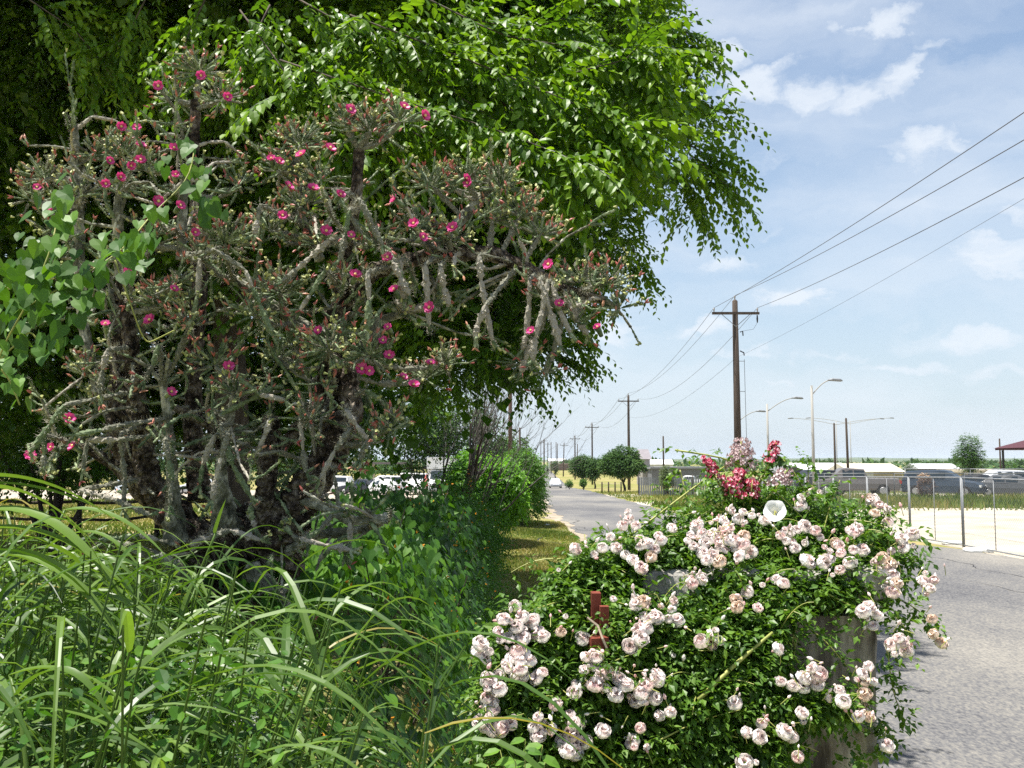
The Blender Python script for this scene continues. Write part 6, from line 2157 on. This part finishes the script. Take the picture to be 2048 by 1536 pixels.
def vehicle(kind, col, loc, rz, label, group, hide_wheels=False):
    # kinds: length, width, body stations (x, z_bottom, z_top, halfwidth), cabin stations (x, z_top, halfwidth at top)
    K = {
        'sedan': dict(L=4.6, W=1.78, body=[(-2.3, .35, .75, .70), (-2.2, .25, .95, .83), (-1.6, .22, .99, .88), (-.9, .2, .94, .89), (.6, .2, .92, .89), (1.0, .2, .92, .88), (1.9, .22, .80, .85), (2.2, .25, .68, .78), (2.3, .35, .55, .66)],
                      cab=[(-1.75, .97, .78), (-1.1, 1.40, .60), (-.1, 1.45, .62), (.35, 1.40, .60), (1.15, .92, .76)], wr=.32, wb=(-1.35, 1.4)),
        'suv': dict(L=4.8, W=1.9, body=[(-2.4, .4, .9, .78), (-2.3, .3, 1.12, .90), (-1.4, .28, 1.14, .93), (.7, .28, 1.1, .93), (1.1, .28, 1.1, .92), (2.0, .3, .98, .90), (2.3, .32, .85, .84), (2.4, .42, .7, .74)],
                    cab=[(-2.3, 1.12, .86), (-2.05, 1.66, .68), (-.1, 1.74, .70), (.35, 1.70, .68), (1.2, 1.1, .82)], wr=.37, wb=(-1.45, 1.45)),
        'pickup': dict(L=5.6, W=2.0, body=[(-2.8, .5, .95, .90), (-2.75, .42, 1.18, .95), (-.8, .42, 1.2, .98), (-.7, .4, 1.2, .98), (1.2, .4, 1.18, .98), (1.3, .4, 1.18, .97), (2.4, .42, 1.08, .95), (2.7, .45, .95, .9), (2.8, .55, .8, .8)],
                       cab=[(-.85, 1.2, .88), (-.65, 1.78, .72), (.5, 1.86, .74), (.75, 1.82, .72), (1.5, 1.18, .86)], wr=.4, wb=(-1.75, 1.8)),
        'van': dict(L=5.2, W=1.95, body=[(-2.6, .4, 1.0, .86), (-2.55, .3, 1.22, .94), (-1.4, .28, 1.24, .95), (1.1, .28, 1.2, .95), (1.7, .28, 1.15, .93), (2.3, .3, 1.0, .90), (2.55, .35, .85, .82), (2.6, .45, .7, .74)],
                    cab=[(-2.5, 1.22, .90), (-2.4, 1.95, .78), (.6, 2.0, .80), (.9, 1.95, .78), (1.9, 1.15, .86)], wr=.36, wb=(-1.6, 1.65)),
    }[kind]
    t = thing('car' if group == 'cars on the road' else 'parked_car' if kind in ('sedan', 'suv', 'van') else 'pickup_truck', loc, label, {'sedan': 'car', 'suv': 'suv', 'van': 'van', 'pickup': 'pickup truck'}[kind], rz, group)
    P_ = paint(*col)
    sec = []
    for (x, zb, zt, w) in K['body']:
        zm = zb + (zt - zb) * .55
        sec.append(np.array([(x, -w * .9, zb), (x, -w, zb + .1), (x, -w * 1.0, zm), (x, -w * .93, zt - .05), (x, -w * .75, zt), (x, w * .75, zt), (x, w * .93, zt - .05), (x, w, zm), (x, w, zb + .1), (x, w * .9, zb)]))
    V, F_ = loft(sec)
    MB().add(V, F_).build('body', P_, t)
    cab = K['cab']
    zb = [np.interp(c[0], [b[0] for b in K['body']], [b[2] for b in K['body']]) - .03 for c in cab]
    wb = [c[2] if i in (0, len(cab) - 1) else K['body'][3][3] * .93 for i, c in enumerate(cab)]
    sec = []
    for (x, zt, w), z0, w0 in zip(cab, zb, wb):
        zt = max(zt, z0 + .02)
        sec.append(np.array([(x, -w0, z0), (x, -w, zt - .05), (x, -w * .85, zt), (x, w * .85, zt), (x, w, zt - .05), (x, w0, z0)]))
    V, F_ = loft(sec)
    MB().add(V, F_).build('roof', P_, t)

    def quad(pts, name, m, off):
        pts = np.array(pts, float)
        n_ = np.cross(pts[1] - pts[0], pts[3] - pts[0])
        n_ = norm(n_)
        c = pts.mean(0)
        if np.dot(n_, c - np.array((0, 0, .8))) < 0:
            n_ = -n_
        a = pts + n_ * off
        b_ = pts - n_ * .01
        MB().add(np.concatenate([a, b_]), [np.array([(0, 1, 2, 3), (7, 6, 5, 4), (0, 4, 5, 1), (1, 5, 6, 2), (2, 6, 7, 3), (3, 7, 4, 0)])]).build(name, m, t)

    def lerp(a, b_, u):
        return np.array(a) * (1 - u) + np.array(b_) * u
    S_ = sec
    # windscreen (between last two stations) and rear window (first two)
    for (i, j, nm) in ((-1, -2, 'windscreen'), (0, 1, 'rear_window')):
        lo, hi = S_[i], S_[j]
        bl, br, tl, tr = lo[0], lo[5], hi[1], hi[4]
        lo0, lo5 = lo[1] * 1, lo[4] * 1
        q = [lerp(lo0, hi[1], .14), lerp(lo5, hi[4], .14), lerp(lo5, hi[4], .9), lerp(lo0, hi[1], .9)]
        q[0][1] *= .93
        q[1][1] *= .93
        q[2][1] *= .93
        q[3][1] *= .93
        quad(q, nm, M_GLASS, .02)
    for s in (0, 1):
        lo_i, hi_i = (0, 1) if s == 0 else (5, 4)
        spans = [(1, .02, .47), (1, .53, .98)] if len(cab) == 5 else []
        A0, A1 = S_[1], S_[3]
        for k, (_, u0, u1) in enumerate(spans):
            b0, b1 = lerp(A0[lo_i], A1[lo_i], u0), lerp(A0[lo_i], A1[lo_i], u1)
            t0, t1 = lerp(A0[hi_i], A1[hi_i], u0), lerp(A0[hi_i], A1[hi_i], u1)
            q = [lerp(b0, t0, .15), lerp(b1, t1, .15), lerp(b1, t1, .9), lerp(b0, t0, .9)]
            quad(q, 'side_window', M_GLASS, .022)
    W2 = K['W'] / 2
    for x in K['wb']:
        for s in (-1, 1):
            wh = MB().tube([(x, s * (W2 - .2), K['wr']), (x, s * (W2 - .01), K['wr'])], K['wr'], 18).build('wheel', M_TYRE, t)
            MB().tube([(x, s * (W2 - .02), K['wr']), (x, s * (W2 + .01), K['wr'])], [K['wr'] * .62, K['wr'] * .55], 12).build('rim', M_RIM, wh)
    fx, bx_ = K['body'][-2], K['body'][1]
    for s in (-1, 1):
        MB().box((fx[0] + .03, s * fx[3] * .78, fx[2] - .12), (.12, .32, .15)).build('headlight', M_LAMP, t)
        MB().box((bx_[0] - .04, s * bx_[3] * .82, bx_[2] - .2), (.1, .26, .18)).build('tail_light', M_TAIL, t)
    MB().box((fx[0] + .09, 0, fx[2] - .2), (.06, fx[3] * .9, .12)).build('grille', M_DARK, t)
    MB().box((fx[0] + .06, 0, .42), (.16, fx[3] * 1.7, .16)).build('bumper', P_ if kind != 'pickup' else M_RIM, t)
    MB().box((bx_[0] - .1, 0, .48), (.14, bx_[3] * 1.7, .18)).build('bumper', P_ if kind != 'pickup' else M_RIM, t)
    MB().box((bx_[0] - .12, 0, .72), (.04, .34, .12)).build('number_plate', M_LAMP, t)
    return t


def carp(px, d):
    return tuple(on_ground(px, d))


GL = 'cars parked in the left lot'
WHT, SIL, GRY, BLU, DRK, RED = ('white', (.75, .75, .74)), ('silver', (.50, .52, .55)), ('grey', (.07, .075, .08)), ('blue_grey', (.03, .045, .065)), ('black', (.02, .022, .026)), ('red', (.4, .03, .02))
vehicle('sedan', WHT, carp(833, 88), R(90) + .05, 'white sedan seen from behind, left of the white box truck', GL)
vehicle('sedan', ('teal_grey', (.12, .17, .18)), carp(845, 97), R(90), 'grey-green sedan half hidden behind the white sedan', GL)
vehicle('sedan', WHT, carp(765, 86), R(120), 'white sedan low behind the rail fence sapling', GL)
vehicle('sedan', DRK, carp(725, 88), R(150), 'dark sedan left of the white ones behind the cactus arm', GL)
vehicle('suv', WHT, carp(765, 97), R(190), 'white utility vehicle with side windows behind the sedans', GL)
vehicle('van', WHT, carp(820, 108), R(160), 'white van behind the sapling, beside the box truck', GL)
vehicle('suv', WHT, carp(660, 92), R(170), 'white vehicle glimpsed through the cactus limbs', GL)
vehicle('sedan', SIL, carp(400, 90), R(180), 'pale car glimpsed between the cactus trunks', GL)
vehicle('suv', ('blue_white', (.55, .62, .70)), carp(290, 88), R(60), 'pale blue and white vehicle seen left between cactus stems', GL)
vehicle('pickup', RED, carp(868, 93), R(-90), 'red vehicle nose peeking between white sedan and box truck', GL)
vehicle('sedan', SIL, tuple(on_ground(1110, 142)), R(-90), 'silver car driving towards the camera down the road', 'cars on the road')
vehicle('sedan', GRY, tuple(on_ground(1074.5, 135)), R(90), 'grey car half hidden by the hedgerow on the road', 'cars on the road')
GR = 'cars parked in the right lot'
vehicle('pickup', ('tan_grey', (.13, .12, .115)), carp(1700, 62.5), R(172), 'grey pickup truck with open bed parked before the tan barn', GR)
vehicle('suv', DRK, carp(1622, 63), R(200), 'dark vehicle left of the grey pickup behind the fence', GR)
vehicle('suv', BLU, carp(1882, 61), R(-38), 'dark blue car facing right in the right lot beside the dry shrub', GR)
vehicle('sedan', DRK, carp(1960, 61.5), R(-25), 'black sedan between the blue car and the picture edge', GR)
vehicle('sedan', GRY, carp(2020, 60.5), R(-30), 'dark grey sedan at the right picture edge', GR)
vehicle('suv', SIL, carp(1990, 72), R(180), 'pale vehicle roof showing behind the black sedan', GR)
vehicle('sedan', BLU, carp(1347, 150), R(150), 'dark car far beyond the slatted fence, by the olive bush', 'cars far in the right field')
vehicle('pickup', WHT, carp(1378, 155), R(160), 'white truck far beyond the slatted fence near the snapdragons', 'cars far in the right field')


def box_truck():
    t = thing('box_truck', carp(885, 83), 'white box truck facing the camera behind the dead tree', 'truck', R(-90))
    Wp = paint(*WHT)
    MB().box((-1.6, 0, 2.15), (4.6, 2.4, 2.4)).build('cargo_box', Wp, t)
    MB().box((1.15, 0, 2.85), (.95, 2.4, 1.0)).build('box_overhang', Wp, t)
    V, F_ = loft([np.array([(x, -w, .55), (x, -w, z * .75), (x, -w * .86, z), (x, w * .86, z), (x, w, z * .75), (x, w, .55)]) for (x, z, w) in ((.72, 2.3, 1.0), (1.5, 2.28, 1.0), (2.1, 1.5, .98), (2.9, 1.35, .94), (3.05, 1.1, .88))])
    MB().add(V, F_).build('cab', Wp, t)
    MB().add([(1.56, -.82, 2.2), (1.56, .82, 2.2), (2.14, .88, 1.52), (2.14, -.88, 1.52), (1.5, -.82, 2.14), (1.5, .82, 2.14), (2.05, .88, 1.46), (2.05, -.88, 1.46)], [np.array([(0, 1, 2, 3), (4, 7, 6, 5), (0, 3, 7, 4), (1, 5, 6, 2), (0, 4, 5, 1), (3, 2, 6, 7)])]).build('windscreen', M_GLASS, t)
    MB().box((3.06, 0, .95), (.06, 1.2, .4)).build('grille', M_DARK, t)
    MB().box((3.1, 0, .55), (.16, 1.9, .2)).build('bumper', M_RIM, t)
    for s in (-1, 1):
        MB().box((3.05, s * .74, 1.0), (.08, .24, .22)).build('headlight', M_LAMP, t)
        for x in (-2.4, 2.1):
            wh = MB().tube([(x, s * .75, .42), (x, s * 1.02, .42)], .42, 16).build('wheel', M_TYRE, t)
            MB().tube([(x, s * 1.0, .42), (x, s * 1.03, .42)], .22, 10).build('rim', M_RIM, wh)
        MB().box((1.95, s * 1.12, 1.7), (.1, .18, .35)).build('mirror', M_DARK, t)


box_truck()

# carport posts behind the left lot
t = thing('carport', carp(745, 104), 'low shed roof on pale posts behind the cars in the left lot', 'shed')
MB().box((-1.2, 0, 3.05), (9.5, 4.5, .22)).build('roof', mat('shed_roof', (.16, .14, .13), .8), t)
for x in (-5.2, -1.05, .45, 3.2):
    MB().box((x, -1.9, 1.45), (.22, .22, 2.96)).build('post', mat('pale_post', (.42, .36, .26), .8), t)

# ------------------------------------------------------------------ buildings on the right
def building(px0, px1, d, ptop, pbot_h, label, wall, roofm, gable=None, depth=8, eave=.3, wins=(), cat='building', doors=(), name='building', rz=0, flat=False):
    x0, x1 = (px0 - 1024) / F * d, (px1 - 1024) / F * d
    cx = (x0 + x1) / 2
    g = float(gz(cx, d))
    t = thing(name, (cx, d + depth / 2, g), label, cat, rz)
    top = CAMZ + (HOR - ptop) / F * d - g
    w = x1 - x0
    hw = top * (pbot_h)
    MB().box((0, 0, hw / 2), (w, depth, hw)).build('wall', wall, t)
    if flat:
        MB().box((0, 0, hw + (top - hw) / 2 + .003), (w + .5, depth + .5, top - hw)).build('roof', roofm, t)
    elif gable == 'x':       # ridge along x
        V = [(-w / 2 - eave, -depth / 2 - eave, hw), (w / 2 + eave, -depth / 2 - eave, hw), (w / 2 + eave, depth / 2 + eave, hw), (-w / 2 - eave, depth / 2 + eave, hw), (-w / 2 - eave, 0, top), (w / 2 + eave, 0, top)]
        MB().add(np.array(V) + (0, 0, .004), [np.array([(0, 1, 5, 4), (2, 3, 4, 5), (3, 2, 1, 0)]), np.array([(0, 4, 3), (1, 2, 5)])]).build('roof', roofm, t)
    else:                    # ridge along y, gable faces the camera
        V = [(-w / 2 - eave, -depth / 2 - eave, hw), (w / 2 + eave, -depth / 2 - eave, hw), (w / 2 + eave, depth / 2 + eave, hw), (-w / 2 - eave, depth / 2 + eave, hw), (0, -depth / 2 - eave, top), (0, depth / 2 + eave, top)]
        MB().add(np.array(V) + (0, 0, .004), [np.array([(0, 4, 5, 3), (1, 2, 5, 4), (3, 2, 1, 0)])]).build('roof', roofm, t)
        MB().add(np.array([(-w / 2, -depth / 2 - .01, hw), (w / 2, -depth / 2 - .01, hw), (0, -depth / 2 - .01, top - .08), (-w / 2, -depth / 2 + .1, hw), (w / 2, -depth / 2 + .1, hw), (0, -depth / 2 + .1, top - .08)]) + (0, 0, .004), [np.array([(0, 1, 2), (5, 4, 3)])]).build('gable', wall, t)
    for (fx, fz, ww, wh_) in wins:
        wf = MB().box((fx * w, -depth / 2 - .03, fz * hw), (ww + .16, .06, wh_ + .16)).build('window', mat('window_frame', (.7, .7, .68), .6), t)
        MB().box((fx * w, -depth / 2 - .066, fz * hw), (ww, .02, wh_)).build('pane', M_GLASS, wf)
    for (fx, ww, wh_, m) in doors:
        MB().box((fx * w, -depth / 2 - .03, wh_ / 2 + .01), (ww, .07, wh_)).build('door', m, t)
    return t


mt = lambda n, c: mat(n, c, .8, noise=(1.2, 4), stops=[(.3, tuple(q * .85 for q in c)), (.7, tuple(min(1, q * 1.12) for q in c))])
building(1700, 1802, 95, 927, .72, 'tan metal barn with low gable and pale sliding door behind the pickup', mt('tan_metal', (.44, .38, .28)), mt('tan_roof', (.52, .47, .38)), 'x', 7, .25, doors=((-.27, 2.0, 2.1, mt('pale_door', (.62, .61, .58))),))
building(1600, 1700, 120, 926, .68, 'low grey building with bright white metal roof left of the tan barn', mt('grey_wall', (.26, .25, .23)), mat('white_metal_roof', (.80, .80, .80), .5), 'x', 9, .3, wins=((-.35, .6, 1.0, .9), (.1, .6, 1.0, .9)))
building(1560, 1612, 100, 932, .75, 'small dark grey shed left of the white-roofed building', mt('dark_grey_wall', (.13, .13, .13)), mt('dark_roof', (.18, .18, .18)), 'y', 6, .2)
building(1836, 1916, 210, 927, .7, 'long low dark building with white panels on the horizon left of the wispy tree', mt('dark_brown_wall', (.10, .075, .07)), mt('pale_flat_roof', (.45, .45, .46)), 'x', 9, .3, wins=((-.3, .5, 1.2, 1.0), (-.1, .5, 1.2, 1.4), (.1, .5, 1.2, 1.4), (.3, .5, 1.2, 1.0)))
building(1284, 1299, 170, 898, .72, 'grey-roofed house peeking out right of the round dense tree', mt('house_wall', (.34, .31, .29)), mt('grey_shingle', (.22, .20, .21)), 'x', 8, .3, wins=((0, .6, .6, .7),))
building(1296, 1345, 320, 919, .7, 'far pale buildings in the gap right of the round tree', mt('pale_wall', (.60, .58, .54)), mt('pale_roof2', (.55, .55, .56)), 'x', 8, .3, wins=((-.2, .55, 1.5, 1.2), (.2, .55, 1.5, 1.2)))
building(1302, 1420, 165, 934, .9, 'long low dark grey building across the field behind the olive bush', mt('slate_wall', (.17, .17, .185)), mt('slate_roof', (.24, .24, .26)), None, 10, .2, flat=True, wins=((-.3, .5, 1, .4), (.3, .5, 1, .4)))
building(1098, 1130, 620, 917, .75, 'distant white building where the road meets the horizon', mt('white_wall', (.70, .68, .64)), mat('white_metal_roof', (.80, .80, .80), .5), 'x', 14, .3)
building(1102, 1140, 520, 927, .85, 'long reddish brown low building below the distant white one', mt('brown_wall', (.22, .14, .12)), mt('brown_roof', (.30, .22, .19)), None, 12, .3, flat=True)
building(1925, 2030, 88, 940, .9, 'low cream wall and roof behind the black sedan', mt('cream_wall', (.50, .43, .33)), mt('cream_roof', (.55, .48, .38)), None, 5, .2, flat=True)

t = thing('pavilion', tuple(on_ground(2070, 78)), 'open pavilion with a maroon hipped roof cut by the right picture edge', 'pavilion')
zt = CAMZ + (HOR - 893) / F * 78 - float(gz(42, 78))
V = [(-2.0, -2, zt - .12), (3.6, -2, zt - .12), (3.6, 3, zt - .12), (-2.0, 3, zt - .12), (.2, .4, zt + .75), (1.4, .4, zt + .75)]
MB().add(V, [np.array([(0, 1, 5, 4), (2, 3, 4, 5), (3, 2, 1, 0)]), np.array([(0, 4, 3), (1, 2, 5)])]).build('roof', mat('maroon_roof', (.07, .022, .028), .7), t)
MB().box((.8, .5, zt - .2), (5.4, 4.8, .15)).build('fascia', mat('maroon_roof', (.07, .022, .028), .7), t)
for x in (-1.4, 3.2):
    for y in (-1.6, 2.6):
        MB().box((x, y, (zt - .28) / 2), (.14, .14, zt - .28)).build('post', M_DARK, t)
MB().box((1.0, -1.7, .9), (4.2, .2, 1.15)).build('brick_wall', mat('red_brick', (.27, .10, .07), .9, noise=(6, 3), stops=[(.3, (.20, .075, .05)), (.7, (.34, .14, .10))]), t)

# dry brown shrub in front of the blue car
def dry_shrub():
    rg = np.random.default_rng(91)
    b = np.array(on_ground(1848, 55.5))
    t = thing('dry_shrub', b, 'dry brown shrub with a tan top standing before the dark blue car', 'shrub')
    MB().tube([(0, 0, -.05), (0, 0, .6)], [.05, .03], 6).build('trunk', M_GREYW, t)
    pos, ax, nr, sz, v = crown_leaves([(np.array((0, 0, .7)), (.45, .4, .55)), (np.array((-.1, 0, 1.25)), (.28, .28, .28))], 500, .07, 5, .2, rg)
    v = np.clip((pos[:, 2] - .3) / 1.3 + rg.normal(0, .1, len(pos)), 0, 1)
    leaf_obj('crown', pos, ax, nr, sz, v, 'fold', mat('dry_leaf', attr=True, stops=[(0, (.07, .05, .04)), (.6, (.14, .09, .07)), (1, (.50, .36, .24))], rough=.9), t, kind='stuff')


dry_shrub()

# distant scrub and woods on the plain
def far_scrub():
    rg = np.random.default_rng(95)
    n = 900
    y = np.exp(rg.uniform(math.log(350), math.log(3200), n))
    x = rg.uniform(-.65, .65, n) * y
    k = (np.abs(x - road_c(y)) > 12) & ~((x / y * F + 1024 > 1290) & (y < 420))
    x, y = x[k], y[k]
    n = len(x)
    h = rg.uniform(2.0, 4.5, n)
    w = h * rg.uniform(.8, 3.0, n)
    z = gz(x, y)
    # each: a lumpy cluster of facets
    mb_V, mb_F, vv = [], [], []
    m_ = 46
    d = sphere_dirs(n * m_, rg).reshape(n, m_, 3)
    c = np.stack([x, y, z + h * .45], -1)[:, None]
    p = c + d * np.stack([w, w, h * .5], -1)[:, None] * rg.uniform(.7, 1, (n, m_, 1))
    ax = norm(d + rg.normal(0, .5, d.shape))
    nr = norm(np.array((0, 0, 1.)) + rg.normal(0, .6, d.shape))
    sz = np.repeat(h * .9, m_)
    leaf_obj('far_scrub', p.reshape(-1, 3), ax.reshape(-1, 3), nr.reshape(-1, 3), sz, np.clip(rg.normal(.35, .2, n * m_), 0, 1), 'tri2', M_FARLEAF, None, kind='stuff')


far_scrub()

# ------------------------------------------------------------------ haze
def haze():
    m = bpy.data.materials.new('haze_air')
    m.use_nodes = True
    n, l = m.node_tree.nodes, m.node_tree.links
    n.remove(n['Principled BSDF'])
    v = n.new('ShaderNodeVolumePrincipled')
    v.inputs['Color'].default_value = (.80, .90, 1.0, 1)
    v.inputs['Density'].default_value = HAZE
    l.new(v.outputs[0], n['Material Output'].inputs['Volume'])
    o = MB().box((0, 4000, 12), (15000, 12000, 90)).build('haze', m, None, kind='stuff')


HAZE = 0.8e-4
if HAZE:
    haze()
